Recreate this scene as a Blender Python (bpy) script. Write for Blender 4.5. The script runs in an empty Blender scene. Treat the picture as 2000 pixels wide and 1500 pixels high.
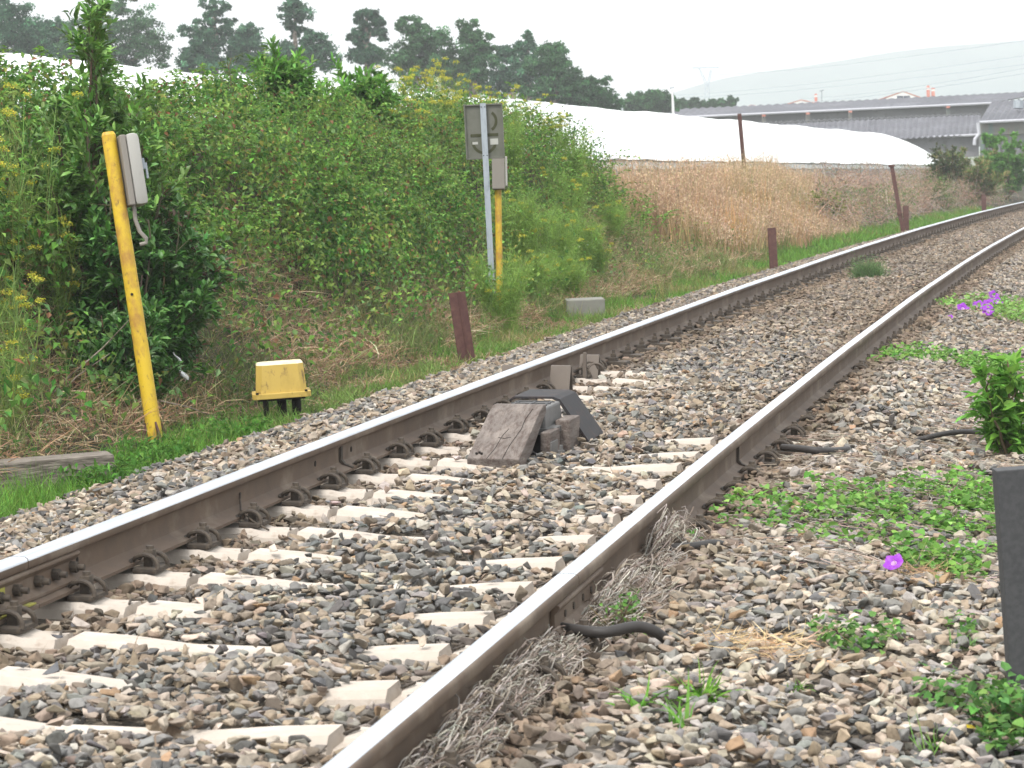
import bpy, bmesh, math, random
import numpy as np
from mathutils import Matrix, Vector
rng = np.random.default_rng(7)
random.seed(7)
R = math.radians
C = bpy.context.scene.collection
scn = bpy.context.scene

# ---------------------------------------------------------------- camera, sky, sun, exposure
CH = 1.243            # camera height above the rail plane
PIT = 0.0831          # camera looks slightly down
FPX = 5352.0          # focal length in pixels of a 2000 px wide picture
CANT = 0.0436         # the curve is canted: outer (left) rail higher
QM = Matrix.Translation((0, 0, CH)) @ Matrix.Rotation(CANT, 4, 'Y') @ Matrix.Translation((0, 0, -CH))
cd = bpy.data.cameras.new('camera'); cam = bpy.data.objects.new('camera', cd); C.objects.link(cam)
cam.matrix_world = QM @ Matrix.Translation((0, 0, CH)) @ Matrix.Rotation(math.pi / 2 - PIT, 4, 'X')
cd.sensor_width = 36; cd.lens = FPX / 2000 * 36
cd.clip_start = 0.1; cd.clip_end = 6000
cd.dof.use_dof = True; cd.dof.focus_distance = 14.5; cd.dof.aperture_fstop = 13
scn.camera = cam
SUN_EL, SUN_AZ = R(58), R(215)      # azimuth measured clockwise from +Y (view direction)
wd = bpy.data.worlds.new('World'); scn.world = wd; wd.use_nodes = True
nt = wd.node_tree; nt.nodes.clear()
o_ = nt.nodes.new('ShaderNodeOutputWorld'); bg = nt.nodes.new('ShaderNodeBackground')
sky = nt.nodes.new('ShaderNodeTexSky'); sky.sky_type = 'NISHITA'; sky.sun_disc = False
sky.sun_elevation = SUN_EL; sky.sun_rotation = SUN_AZ; sky.dust_density = 4; sky.air_density = 1.2
hs = nt.nodes.new('ShaderNodeHueSaturation'); hs.inputs['Saturation'].default_value = 0.28
mx = nt.nodes.new('ShaderNodeMix'); mx.data_type = 'RGBA'; mx.inputs[0].default_value = 0.55
mx.inputs[7].default_value = (10.2, 10.6, 10.8, 1)     # bright thin overcast
nt.links.new(sky.outputs[0], hs.inputs['Color']); nt.links.new(hs.outputs[0], mx.inputs[6])
nt.links.new(mx.outputs[2], bg.inputs[0]); bg.inputs[1].default_value = 0.15
nt.links.new(bg.outputs[0], o_.inputs[0])
sl = bpy.data.lights.new('sun', 'SUN'); sl.energy = 2.0; sl.angle = R(9); sl.color = (1, .96, .9)
so = bpy.data.objects.new('sun', sl); C.objects.link(so)
sd = Vector((math.sin(SUN_AZ) * math.cos(SUN_EL), math.cos(SUN_AZ) * math.cos(SUN_EL), math.sin(SUN_EL)))
so.rotation_euler = sd.to_track_quat('Z', 'Y').to_euler()
scn.view_settings.view_transform = 'Standard'; scn.view_settings.look = 'None'
scn.view_settings.exposure = 0.72; scn.view_settings.gamma = 1

# ---------------------------------------------------------------- frames and helpers
X0, TH0, KAP = -2.339, 0.19297, 0.000856
def TR(s, lat=0.0, z=0.0):
    s, lat, z = np.broadcast_arrays(np.asarray(s, float), np.asarray(lat, float), np.asarray(z, float))
    t = TH0 + KAP * s
    x = X0 + (math.cos(TH0) - np.cos(t)) / KAP + lat * np.cos(t)
    y = (np.sin(t) - math.sin(TH0)) / KAP - lat * np.sin(t)
    return np.stack([x, y, z], -1)
cC, sC = math.cos(CANT), math.sin(CANT)
def W(p):
    p = np.asarray(p, float); x = p[..., 0]; z = p[..., 2] - CH
    return np.stack([x * cC + z * sC, p[..., 1], -x * sC + z * cC + CH], -1)
UP = np.array([-sC, 0, cC])          # true vertical seen from the canted track frame
def ray(px, py):
    X = (np.asarray(px, float) - 1000) / FPX; U = (750 - np.asarray(py, float)) / FPX
    cp, sp = math.cos(PIT), math.sin(PIT)
    return np.stack([X, cp + U * sp, -sp + U * cp], -1)
def atT(px, py, d):                  # track-frame point at depth d
    return ray(px, py) * np.asarray(d, float)[..., None] + np.array([0, 0, CH])
def at(px, py, d): return W(atT(px, py, d))
def on(px, py, z):                   # track-frame point on plane z
    r = ray(px, py); t = (np.asarray(z) - CH) / r[..., 2]
    return r * t[..., None] + np.array([0, 0, CH])
_ss = np.linspace(-5, 260, 10601); _pp = TR(_ss)
def s_lat(p):                        # nearest track coordinates of track-frame points
    p = np.atleast_2d(p); s = p[:, 1] / math.cos(TH0)
    for _ in range(4):
        c = TR(s); t = TH0 + KAP * s
        s = s + (p[:, 0] - c[:, 0]) * np.sin(t) + (p[:, 1] - c[:, 1]) * np.cos(t)
    c = TR(s); t = TH0 + KAP * s
    return s, (p[:, 0] - c[:, 0]) * np.cos(t) - (p[:, 1] - c[:, 1]) * np.sin(t)
def s_of(px, lat):                   # s where the line of lateral lat crosses picture column px
    q = TR(_ss[300:], lat); r = q[:, 0] / q[:, 1] * FPX + 1000
    return float(np.interp(px, r, _ss[300:]))
def proj(p):                         # track frame -> picture px, py, depth
    x, y, z = p[..., 0], p[..., 1], p[..., 2] - CH
    cp, sp = math.cos(PIT), math.sin(PIT)
    d = y * cp - z * sp; u = y * sp + z * cp
    return 1000 + FPX * x / d, 750 - FPX * u / d, d
def FM(s, lat, z=0, yaw=0):          # matrix of the canted frame on the track
    p = TR(s, lat, z); t = TH0 + KAP * s + yaw
    m = Matrix(((math.cos(t), math.sin(t), 0, p[0]), (-math.sin(t), math.cos(t), 0, p[1]), (0, 0, 1, p[2]), (0, 0, 0, 1)))
    return QM @ m
def FU(s, lat, z=0, yaw=0, tilt=0, pitch=0):   # upright frame
    p = W(TR(s, lat, z)); t = TH0 + KAP * s + yaw
    m = Matrix(((math.cos(t), math.sin(t), 0, p[0]), (-math.sin(t), math.cos(t), 0, p[1]), (0, 0, 1, p[2]), (0, 0, 0, 1)))
    return m @ Matrix.Rotation(tilt, 4, 'Y') @ Matrix.Rotation(pitch, 4, 'X')

def _h(ix, iy, iz, seed):
    n = (ix * 374761393 + iy * 668265263 + iz * 2147483647 + seed * 1274126177) & 0xffffffff
    n = ((n ^ (n >> 13)) * 1274126177) & 0xffffffff
    return ((n ^ (n >> 16)) & 0xffff) / 65535.0
def noise(p, sc=1.0, seed=0, oct=2):
    p = np.atleast_2d(p) * sc; out = 0; amp = 1; tot = 0
    for o in range(oct):
        i = np.floor(p).astype(np.int64); f = p - i; f = f * f * (3 - 2 * f); v = 0
        for dx in (0, 1):
            for dy in (0, 1):
                for dz in (0, 1):
                    w = (f[:, 0] if dx else 1 - f[:, 0]) * (f[:, 1] if dy else 1 - f[:, 1]) * (f[:, 2] if dz else 1 - f[:, 2])
                    v = v + w * _h(i[:, 0] + dx, i[:, 1] + dy, i[:, 2] + dz, seed + o * 17)
        out = out + amp * v; tot += amp; amp *= .5; p = p * 2.03
    return out / tot
def unit(v): return v / np.maximum(np.linalg.norm(v, axis=-1, keepdims=True), 1e-9)
def rnd(n, a=0., b=1.): return rng.uniform(a, b, n)
def rdir(n):
    return unit(rng.normal(size=(n, 3)))

# ---- materials
def mat(name, col=(.5, .5, .5), rough=.8, metal=0., attr=False, var=None, bump=None, transl=0., spec=.3, stretch=(1, 1, 1), var2=None, rot=0.):
    m = bpy.data.materials.new(name); m.use_nodes = True; n = m.node_tree; N = n.nodes; L = n.links
    b = N['Principled BSDF']; out = N['Material Output']
    b.inputs['Roughness'].default_value = rough; b.inputs['Metallic'].default_value = metal
    b.inputs['Specular IOR Level'].default_value = spec
    tc = N.new('ShaderNodeTexCoord'); mp = N.new('ShaderNodeMapping'); mp.inputs['Scale'].default_value = stretch
    vr = N.new('ShaderNodeVectorRotate'); vr.rotation_type = 'Z_AXIS'; vr.inputs['Angle'].default_value = rot
    L.new(tc.outputs['Object'], vr.inputs['Vector']); L.new(vr.outputs[0], mp.inputs[0])
    if attr:
        a = N.new('ShaderNodeAttribute'); a.attribute_name = 'Col'; src = a.outputs['Color']
    else:
        r = N.new('ShaderNodeRGB'); r.outputs[0].default_value = (*col, 1); src = r.outputs[0]
    for vv in (var, var2):
        if not vv: continue
        sc, c2, lo, hi = vv[:4]       # noise scale, second colour, ramp from, ramp to
        t = N.new('ShaderNodeTexNoise'); t.inputs['Scale'].default_value = sc; t.inputs['Detail'].default_value = 6
        t.inputs['Roughness'].default_value = .65
        L.new(mp.outputs[0], t.inputs['Vector'])
        mr = N.new('ShaderNodeMapRange'); mr.inputs[1].default_value = lo; mr.inputs[2].default_value = hi
        L.new(t.outputs[0], mr.inputs[0])
        x = N.new('ShaderNodeMix'); x.data_type = 'RGBA'
        if len(vv) > 4: x.blend_type = vv[4]
        L.new(mr.outputs[0], x.inputs[0]); L.new(src, x.inputs[6]); x.inputs[7].default_value = (*c2, 1); src = x.outputs[2]
    L.new(src, b.inputs['Base Color'])
    if bump:
        t = N.new('ShaderNodeTexNoise'); t.inputs['Scale'].default_value = bump[0]; t.inputs['Detail'].default_value = 5
        L.new(mp.outputs[0], t.inputs['Vector'])
        bp = N.new('ShaderNodeBump'); bp.inputs['Strength'].default_value = bump[1]; bp.inputs['Distance'].default_value = bump[2]
        L.new(t.outputs[0], bp.inputs['Height']); L.new(bp.outputs[0], b.inputs['Normal'])
    if transl:
        tr = N.new('ShaderNodeBsdfTranslucent'); L.new(src, tr.inputs[0]); ms = N.new('ShaderNodeMixShader'); ms.inputs[0].default_value = transl
        L.new(b.outputs[0], ms.inputs[1]); L.new(tr.outputs[0], ms.inputs[2]); L.new(ms.outputs[0], out.inputs[0])
    return m
MT = {}
MT['stone'] = mat('ballast_stone', attr=True, rough=.9, var=(45, (.55, .55, .55), .45, .75, 'MULTIPLY'), bump=(90, .5, .004), spec=.2)
MT['soil'] = mat('gravel_soil', (.13, .105, .08), rough=1, var=(14, (.26, .22, .17), .4, .65), var2=(60, (.05, .045, .04), .45, .6), bump=(40, .9, .02))
MT['earth'] = mat('bank_earth', (.06, .045, .03), rough=1, var=(6, (.03, .035, .015), .4, .6), bump=(12, .9, .05))
MT['field'] = mat('field_grass', (.07, .1, .035), rough=1, var=(.3, (.12, .11, .05), .4, .6), bump=(3, .5, .1))
MT['leaf'] = mat('leaf', attr=True, rough=.6, transl=.36, spec=.14)
MT['gloss'] = mat('glossy_leaf', attr=True, rough=.38, transl=.2, spec=.3)
MT['straw'] = mat('straw', attr=True, rough=.85, transl=.2, spec=.15)
MT['far'] = mat('far_foliage', attr=True, rough=.7, transl=.2, spec=.15)
MT['bark'] = mat('bark', (.2, .16, .12), rough=.95, var=(6, (.09, .07, .05), .4, .6))
MT['rail'] = mat('rusty_rail', (.120, .082, .056), rough=.72, metal=.0, var=(9, (.10, .07, .05), .4, .62), var2=(3, (.21, .165, .125), .5, .72), bump=(150, .25, .002), spec=.35)
MT['steel'] = mat('polished_steel', (.74, .76, .80), rough=.40, metal=1.0, var=(1.6, (.52, .54, .58), .44, .66), stretch=(40, .5, 1), rot=.215)
MT['iron'] = mat('brown_iron', (.05, .04, .032), rough=.75, var=(30, (.095, .075, .056), .45, .65), bump=(90, .4, .002), spec=.3)
MT['rust'] = mat('dark_rust', (.075, .032, .028), rough=.75, var=(14, (.12, .06, .045), .45, .7), bump=(80, .3, .002))
MT['conc'] = mat('sleeper_concrete', (.43, .375, .32), rough=.9, var=(5, (.50, .445, .39), .45, .65), var2=(28, (.34, .28, .23), .56, .72), bump=(60, .5, .004))
MT['wood'] = mat('weathered_wood', (.145, .122, .108), rough=.8, var=(7, (.085, .062, .052), .42, .62), var2=(3, (.23, .195, .17), .5, .72), bump=(22, .8, .006), stretch=(7, .8, 7))
MT['oldwood'] = mat('old_timber', (.22, .19, .16), rough=.9, var=(9, (.10, .085, .07), .42, .6), bump=(20, .8, .01), stretch=(1, 6, 6))
MT['crack'] = mat('dark_gap', (.015, .012, .01), rough=1)
MT['dkmetal'] = mat('dark_plate', (.028, .026, .028), rough=.7, var=(12, (.06, .038, .032), .5, .75), bump=(40, .3, .002), spec=.25)
MT['grey'] = mat('grey_plastic', (.13, .125, .12), rough=.55, var=(10, (.09, .085, .08), .45, .7))
MT['dkgrey'] = mat('dark_rib', (.06, .06, .062), rough=.6)
MT['plate'] = mat('brown_plate', (.115, .093, .075), rough=.6, var=(12, (.10, .08, .065), .45, .7))
MT['yellow'] = mat('yellow_paint', (.60, .41, .03), rough=.5, var=(5, (.36, .19, .045), .47, .62), var2=(30, (.20, .12, .04), .58, .70), stretch=(1, 1, .6))
MT['boxyel'] = mat('box_yellow', (.50, .35, .085), rough=.55, var=(9, (.43, .30, .07), .5, .7), var2=(24, (.20, .13, .05), .57, .70), stretch=(1, 1, .5))
MT['boxtop'] = mat('lit_top', (.66, .60, .42), rough=.7, var=(20, (.66, .52, .2), .5, .7))  # junction box top painted paler than its sides to imitate the highlight
MT['galv'] = mat('galvanised', (.30, .33, .36), rough=.5, metal=.3, var=(20, (.20, .22, .24), .5, .7), stretch=(1, 1, .3))
MT['signback'] = mat('sign_back', (.115, .115, .095), rough=.6, var=(6, (.08, .085, .06), .45, .7))
MT['stain'] = mat('moss_stain', (.045, .047, .022), rough=.9)
MT['sticker'] = mat('pale_sticker', (.35, .35, .32), rough=.6)
MT['phone'] = mat('pale_box', (.34, .33, .305), rough=.5, var=(5, (.26, .24, .21), .5, .75), stretch=(1, 1, .4))
MT['phonebk'] = mat('box_back', (.22, .20, .175), rough=.7)
MT['pipe'] = mat('black_pipe', (.032, .028, .026), rough=.6, spec=.4)
MT['post'] = mat('grey_post', (.045, .046, .048), rough=.7, var=(60, (.06, .06, .062), .4, .6))
MT['plastic'] = mat('white_film', (.86, .88, .87), rough=.45, var=(.35, (.80, .83, .84), .4, .7), transl=.1)
MT['skirt'] = mat('skirt_film', (.66, .67, .65), rough=.6, var=(1.5, (.45, .46, .44), .5, .7), stretch=(1, 1, .4))
MT['wire'] = mat('eave_rope', (.16, .14, .11), rough=.8)
MT['lowwall'] = mat('low_concrete', (.40, .39, .37), rough=.9, var=(3, (.3, .29, .27), .5, .7))
MT['asbestos'] = mat('fibre_cement', (.115, .115, .13), rough=.9, var=(.25, (.19, .19, .21), .5, .75), var2=(1.5, (.075, .075, .085), .5, .7))
MT['wall'] = mat('grey_render', (.17, .17, .18), rough=.9, var=(.3, (.23, .23, .24), .5, .7), var2=(1.2, (.12, .12, .12), .55, .7))
MT['wall2'] = mat('stained_render', (.15, .145, .13), rough=.9, var=(.5, (.09, .155, .14), .5, .7), stretch=(3, 3, .4))
MT['gutter'] = mat('pale_gutter', (.42, .42, .46), rough=.5)
MT['white'] = mat('white_wall', (.8, .79, .77), rough=.8)
MT['tile'] = mat('red_tile', (.45, .16, .12), rough=.8, var=(1.2, (.6, .3, .24), .45, .7))
MT['glass'] = mat('dark_window', (.05, .06, .08), rough=.2)
MT['lattice'] = mat('pylon_steel', (.45, .5, .55), rough=.5)
MT['cpole'] = mat('pole_concrete', (.6, .6, .6), rough=.9)
MT['mount'] = mat('hill_woods', (.15, .21, .20), rough=1, var=(.02, (.18, .24, .22), .4, .6))
MT['purple'] = mat('purple_petal', (.30, .045, .50), rough=.6, transl=.3, var=(40, (.42, .14, .6), .5, .7))
MT['pale'] = mat('petal_throat', (.8, .55, .85), rough=.5, transl=.3)
MT['block'] = mat('conc_block', (.2, .195, .175), rough=.95, var=(8, (.22, .22, .18), .45, .7), bump=(30, .5, .01))
MT['moss'] = mat('lichen_green', (.34, .33, .07), rough=.95, var=(20, (.16, .12, .06), .45, .65))

# ---- objects
def tag(o, label=None, cat=None, group=None, kind=None):
    if label: o['label'] = label
    if cat: o['category'] = cat
    if group: o['group'] = group
    if kind: o['kind'] = kind
    return o
def thing(name, label, cat, M4, group=None):
    o = bpy.data.objects.new(name, None); C.objects.link(o); o.empty_display_size = .1
    o.matrix_world = M4; return tag(o, label, cat, group)
def finish(name, me, m, parent, mats=None):
    for q in (mats or [m]): me.materials.append(MT[q] if isinstance(q, str) else q)
    o = bpy.data.objects.new(name, me); C.objects.link(o)
    if parent: o.parent = parent
    return o
class NB:                            # numpy triangle soup in track frame, with a colour per vertex
    def __init__(s): s.v = []; s.t = []; s.c = []; s.n = 0
    def add(s, v, t, c):
        v = v.reshape(-1, 3); s.v.append(v); s.t.append(np.asarray(t).reshape(-1, 3) + s.n)
        s.c.append(np.broadcast_to(c, v.shape) if c.shape != v.shape else c); s.n += len(v)
    def build(s, name, m, parent=None, origin=None, world=False, smooth=False):
        v = np.concatenate(s.v); t = np.concatenate(s.t).astype(np.int32); c = np.concatenate(s.c)
        if not world: v = W(v)
        if origin is None: origin = v.mean(0) if parent is None else np.array(parent.matrix_world.translation)
        origin = np.asarray(origin)
        me = bpy.data.meshes.new(name)
        me.vertices.add(len(v)); me.vertices.foreach_set('co', (v - origin).astype(np.float32).ravel())
        me.loops.add(len(t) * 3); me.loops.foreach_set('vertex_index', t.ravel())
        me.polygons.add(len(t)); me.polygons.foreach_set('loop_start', np.arange(len(t), dtype=np.int32) * 3)
        me.polygons.foreach_set('use_smooth', np.full(len(t), smooth))
        me.update()
        a = me.color_attributes.new('Col', 'FLOAT_COLOR', 'POINT')
        a.data.foreach_set('color', np.concatenate([np.clip(c, 0, 1), np.ones((len(c), 1))], 1).astype(np.float32).ravel())
        o = finish(name, me, m, parent)
        if parent is None: o.location = origin
        return o
def colr(base, n, dv=.25, dh=.1):
    base = np.broadcast_to(np.asarray(base, float), (n, 3))
    k = np.exp(rng.normal(0, dv, (n, 1))); h = 1 + rng.normal(0, dh, (n, 3))
    return np.clip(base * k * h, .002, .95)
def leaves(nb, P, D, Nn, L, Wd, col, fold=.2, droop=.15):
    n = len(P); D = unit(D); S = unit(np.cross(D, Nn)); Nn = np.cross(S, D)
    L = np.broadcast_to(L, (n,))[:, None]; Wd = np.broadcast_to(Wd, (n,))[:, None]
    mid = P + D * L * .45
    v = np.stack([P, mid + S * Wd * .5 + Nn * Wd * fold, P + D * L - Nn * L * droop, mid - S * Wd * .5 + Nn * Wd * fold], 1)
    i = np.arange(n)[:, None] * 4
    t = np.concatenate([i + [0, 1, 2], i + [0, 2, 3]], 1)
    nb.add(v, t, np.repeat(col, 4, 0))
def leaf6(nb, P, D, Nn, L, Wd, col, fold=.15, droop=.25, w1=.8):
    n = len(P); D = unit(D); S = unit(np.cross(D, Nn)); Nn = np.cross(S, D)
    L = np.broadcast_to(L, (n,))[:, None]; Wd = np.broadcast_to(Wd, (n,))[:, None]
    a = P + D * L * .28 - Nn * L * droop * .05; b = P + D * L * .68 - Nn * L * droop * .4
    v = np.stack([P, a + S * Wd * .5 * w1 + Nn * Wd * fold, b + S * Wd * .42 + Nn * Wd * fold, P + D * L - Nn * L * droop,
                  b - S * Wd * .42 + Nn * Wd * fold, a - S * Wd * .5 * w1 + Nn * Wd * fold, a, b], 1)
    i = np.arange(n)[:, None] * 8
    t = np.concatenate([i + q for q in ([0, 1, 6], [1, 2, 7], [1, 7, 6], [2, 3, 7], [0, 6, 5], [5, 6, 7], [5, 7, 4], [4, 7, 3])], 1)
    nb.add(v, t, np.repeat(col, 8, 0))
def blades(nb, P, D, L, Wd, bend, col, k=3, side=None):
    n = len(P); D = unit(D); L = np.broadcast_to(L, (n,))[:, None]; Wd = np.broadcast_to(Wd, (n,))[:, None]
    if side is None: side = unit(np.cross(D, rdir(n)))
    vs = []
    for j in range(k + 1):
        q = j / k; c = P + D * L * q + bend * L * q * q
        w = Wd * .5 * (1 - q ** 1.5)
        if j < k: vs += [c - side * w, c + side * w]
        else: vs += [c]
    v = np.stack(vs, 1); m = 2 * k + 1; i = np.arange(n)[:, None] * m; t = []
    for j in range(k - 1): t += [i + [2 * j, 2 * j + 1, 2 * j + 3], i + [2 * j, 2 * j + 3, 2 * j + 2]]
    t += [i + [2 * k - 2, 2 * k - 1, 2 * k]]
    nb.add(v, np.concatenate(t, 1), np.repeat(col, m, 0))
def strands(nb, paths, rad, col, sides=4, taper=True):
    """paths (n,k,3) -> tubes"""
    n, k, _ = paths.shape; rad = np.broadcast_to(rad, (n,)); T = unit(np.gradient(paths, axis=1))
    ref = rdir(n)[:, None, :].repeat(k, 1); A = unit(np.cross(T, ref)); B = np.cross(T, A)
    tp = np.linspace(1, .35, k)[None, :, None] if taper else np.ones((1, k, 1))
    vs = []
    for j in range(sides):
        a = 2 * math.pi * j / sides; vs.append(paths + (A * math.cos(a) + B * math.sin(a)) * rad[:, None, None] * tp)
    v = np.stack(vs, 2); i = np.arange(n)[:, None] * k * sides; t = []
    for j in range(k - 1):
        for q in range(sides):
            a, b = j * sides + q, j * sides + (q + 1) % sides
            t += [i + [a, b, b + sides], i + [a, b + sides, a + sides]]
    nb.add(v, np.concatenate(t, 1), np.repeat(col, k * sides, 0))

class SB:                            # solid builder, local coordinates, polygons with material index
    def __init__(s): s.v = []; s.f = []; s.m = []
    def poly(s, v, f, mi=0):
        n = len(s.v); s.v += [tuple(q) for q in v]; s.f += [tuple(i + n for i in q) for q in f]; s.m += [mi] * len(f); return s
    def box(s, a, b, bev=0., mi=0, M4=None, taper=None):
        bm = bmesh.new(); bmesh.ops.create_cube(bm, size=1)
        for v in bm.verts:
            q = [a[i] + (v.co[i] + .5) * (b[i] - a[i]) for i in range(3)]
            if taper and v.co.z > 0:
                q[0] = (a[0] + b[0]) / 2 + (q[0] - (a[0] + b[0]) / 2) * taper[0]; q[1] = (a[1] + b[1]) / 2 + (q[1] - (a[1] + b[1]) / 2) * taper[1]
            v.co = q
        return s._bm(bm, bev, mi, M4)
    def _bm(s, bm, bev, mi, M4, seg=2):
        if bev: bmesh.ops.bevel(bm, geom=bm.edges[:], offset=bev, segments=seg, affect='EDGES', profile=.6)
        if M4 is not None: bmesh.ops.transform(bm, matrix=M4, verts=bm.verts[:])
        bm.verts.index_update()
        s.poly([v.co[:] for v in bm.verts], [[v.index for v in f.verts] for f in bm.faces], mi); bm.free(); return s
    def prism(s, prof, ax, a, b, bev=0., mi=0, M4=None):   # profile polygon of 2D points extruded along axis ax
        bm = bmesh.new(); oth = [i for i in range(3) if i != ax]; rings = []
        for e in (a, b):
            r = []
            for p in prof:
                q = [0, 0, 0]; q[oth[0]] = p[0]; q[oth[1]] = p[1]; q[ax] = e; r.append(bm.verts.new(q))
            rings.append(r)
        n = len(prof); bm.faces.new(rings[0]); bm.faces.new(rings[1][::-1])
        for i in range(n): bm.faces.new((rings[0][i], rings[1][i], rings[1][(i + 1) % n], rings[0][(i + 1) % n]))
        bmesh.ops.recalc_face_normals(bm, faces=bm.faces[:]); return s._bm(bm, bev, mi, M4)
    def cyl(s, p, q, r0, r1=None, n=12, mi=0, cap=True):
        r1 = r0 if r1 is None else r1; p = Vector(p); q = Vector(q); d = (q - p).normalized()
        a = d.orthogonal().normalized(); b = d.cross(a); vs = []
        for c, r in ((p, r0), (q, r1)):
            for i in range(n): vs.append(c + (a * math.cos(2 * math.pi * i / n) + b * math.sin(2 * math.pi * i / n)) * r)
        f = [(i, (i + 1) % n, n + (i + 1) % n, n + i) for i in range(n)]
        if cap: f += [tuple(range(n))[::-1], tuple(range(n, 2 * n))]
        return s.poly(vs, f, mi)
    def tube(s, pts, r, n=8, mi=0):
        pts = [Vector(p) for p in pts]; k = len(pts); vs = []; a = None
        for i in range(k):
            d = (pts[min(i + 1, k - 1)] - pts[max(i - 1, 0)]).normalized()
            a = d.orthogonal().normalized() if a is None else (a - d * a.dot(d)).normalized(); b = d.cross(a)
            rr = r[i] if hasattr(r, '__len__') else r
            for j in range(n): vs.append(pts[i] + (a * math.cos(2 * math.pi * j / n) + b * math.sin(2 * math.pi * j / n)) * rr)
        f = [(i * n + j, i * n + (j + 1) % n, (i + 1) * n + (j + 1) % n, (i + 1) * n + j) for i in range(k - 1) for j in range(n)]
        f += [tuple(range(n))[::-1], tuple(range((k - 1) * n, k * n))]
        return s.poly(vs, f, mi)
    def build(s, name, mats, parent=None, smooth=False):
        me = bpy.data.meshes.new(name); me.from_pydata(s.v, [], s.f)
        me.polygons.foreach_set('material_index', s.m)
        if smooth: me.polygons.foreach_set('use_smooth', [True] * len(s.f))
        me.update()
        if smooth:
            try: me.set_sharp_from_angle(angle=R(40))
            except Exception: pass
        return finish(name, me, None, parent, mats if isinstance(mats, list) else [mats])

# ---------------------------------------------------------------- terrain
def lerp_tab(x, tab):
    a = np.array(tab); return np.interp(x, a[:, 0], a[:, 1])
BANK1 = [(-400, .2), (-60, .2), (-9, .3), (-7.1, .5), (-6.5, 1.25), (-5.8, 1.45), (-5.3, 1.1), (-4.7, .35), (-4.2, -.2), (-3.7, -.47), (-3.2, -.56), (-2.72, -.53)]
BANK0 = [(-400, .1), (-60, .1), (-9, .15), (-6.2, .12), (-5.2, -.15), (-4.3, -.42), (-3.6, -.52), (-3.2, -.54), (-2.72, -.52)]
BED = [(-2.72, -.53), (-1.75, -.30), (-1.3, -.20), (-1.0, -.192), (-.75, -.205), (-.55, -.215), (-.3, -.205), (0, -.195), (.25, -.20), (.6, -.212), (.8, -.20), (1.0, -.185), (1.3, -.19), (1.8, -.25), (2.5, -.31), (4, -.32), (60, -.4), (400, -.6)]
def bank_w(s): return np.clip((44.5 - s) / 7, 0, 1)
def G(s, lat):
    s, lat = np.broadcast_arrays(np.asarray(s, float), np.asarray(lat, float))
    b = bank_w(s); b = b * b * (3 - 2 * b)
    g = np.where(lat < -2.72, lerp_tab(lat, BANK1) * b + lerp_tab(lat, BANK0) * (1 - b), lerp_tab(lat, BED))
    q = np.stack([s.ravel(), lat.ravel(), np.zeros(s.size)], 1)
    big = (noise(q, .8, 3, 2).reshape(s.shape) - .5); sm = (noise(q, 4, 5, 2).reshape(s.shape) - .5)
    rail = np.abs(np.abs(lat) - .87) < .3
    g = g - .10 * np.clip((28 - s) / 7, 0, 1) * np.clip((-lat - 4.5) / .9, 0, 1)
    return g + np.where(lat < -3.2, .28 * big * np.clip((-lat - 3.2), 0, 1), .015 * big) + np.where(rail, .01, .05) * sm
def sheet(name, ss, ll, m, dz=0.):
    S, Lt = np.meshgrid(ss, ll, indexing='ij'); z = G(S, Lt) + dz
    v = W(TR(S, Lt, z)).reshape(-1, 3); n, k = len(ss), len(ll)
    idx = np.arange(n * k).reshape(n, k)
    q = np.stack([idx[:-1, :-1], idx[:-1, 1:], idx[1:, 1:], idx[1:, :-1]], -1).reshape(-1, 4)
    me = bpy.data.meshes.new(name); me.from_pydata(v.tolist(), [], q.tolist())
    me.polygons.foreach_set('use_smooth', [True] * len(q)); me.update()
    return tag(finish(name, me, m, None), kind='structure')
sheet('trackbed', np.arange(-4, 150, .25), np.concatenate([np.arange(-2.72, 3.2, .08)]), 'soil', -.035)
sheet('bank', np.concatenate([np.arange(-4, 60, .25), np.arange(60, 150, 1.)]), np.concatenate([[-60, -40, -25, -15, -11], np.arange(-9, -2.66, .15)]), 'earth', -.03)
sheet('verge', np.arange(-4, 150, 1.), np.array([3.1, 3.6, 4.5, 6, 9, 15, 30, 60]), 'earth', -.045)
g = SB(); g.poly([(-3000, -300, -6), (3000, -300, -6), (3000, 4000, -6), (-3000, 4000, -6)], [(0, 1, 2, 3)])
tag(g.build('ground', 'field'), kind='structure')
# distant hill, a real ridge fading in the haze
hp = [(900, 262), (1150, 225), (1300, 188), (1400, 160), (1500, 138), (1600, 120), (1700, 108), (1850, 92), (2000, 80), (2200, 66), (2500, 90), (2900, 180)]
nx = 60; vs = []
for i in range(nx):
    px = 900 + 2000 * i / (nx - 1); py = np.interp(px, [a for a, b in hp], [b for a, b in hp]) + 1.2 * math.sin(i * .7) + 1.5 * math.sin(i * .31)
    top = at(px, py, 1700.)
    for j, (dd, hh) in enumerate(((-400, 0), (-260, .3), (-120, .68), (0, 1), (100, .9), (170, .3), (220, 0))):
        k = 1 + dd / 1700.
        vs.append((top[0] * k, top[1] * k, -6 + (top[2] + 6) * hh * (1 + .02 * math.sin(i * .4 + j))))
fs = [(i * 7 + j, (i + 1) * 7 + j, (i + 1) * 7 + j + 1, i * 7 + j + 1) for i in range(nx - 1) for j in range(6)]
g = SB(); g.poly(vs, fs); tag(g.build('hill', 'mount', smooth=True), kind='structure')

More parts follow.
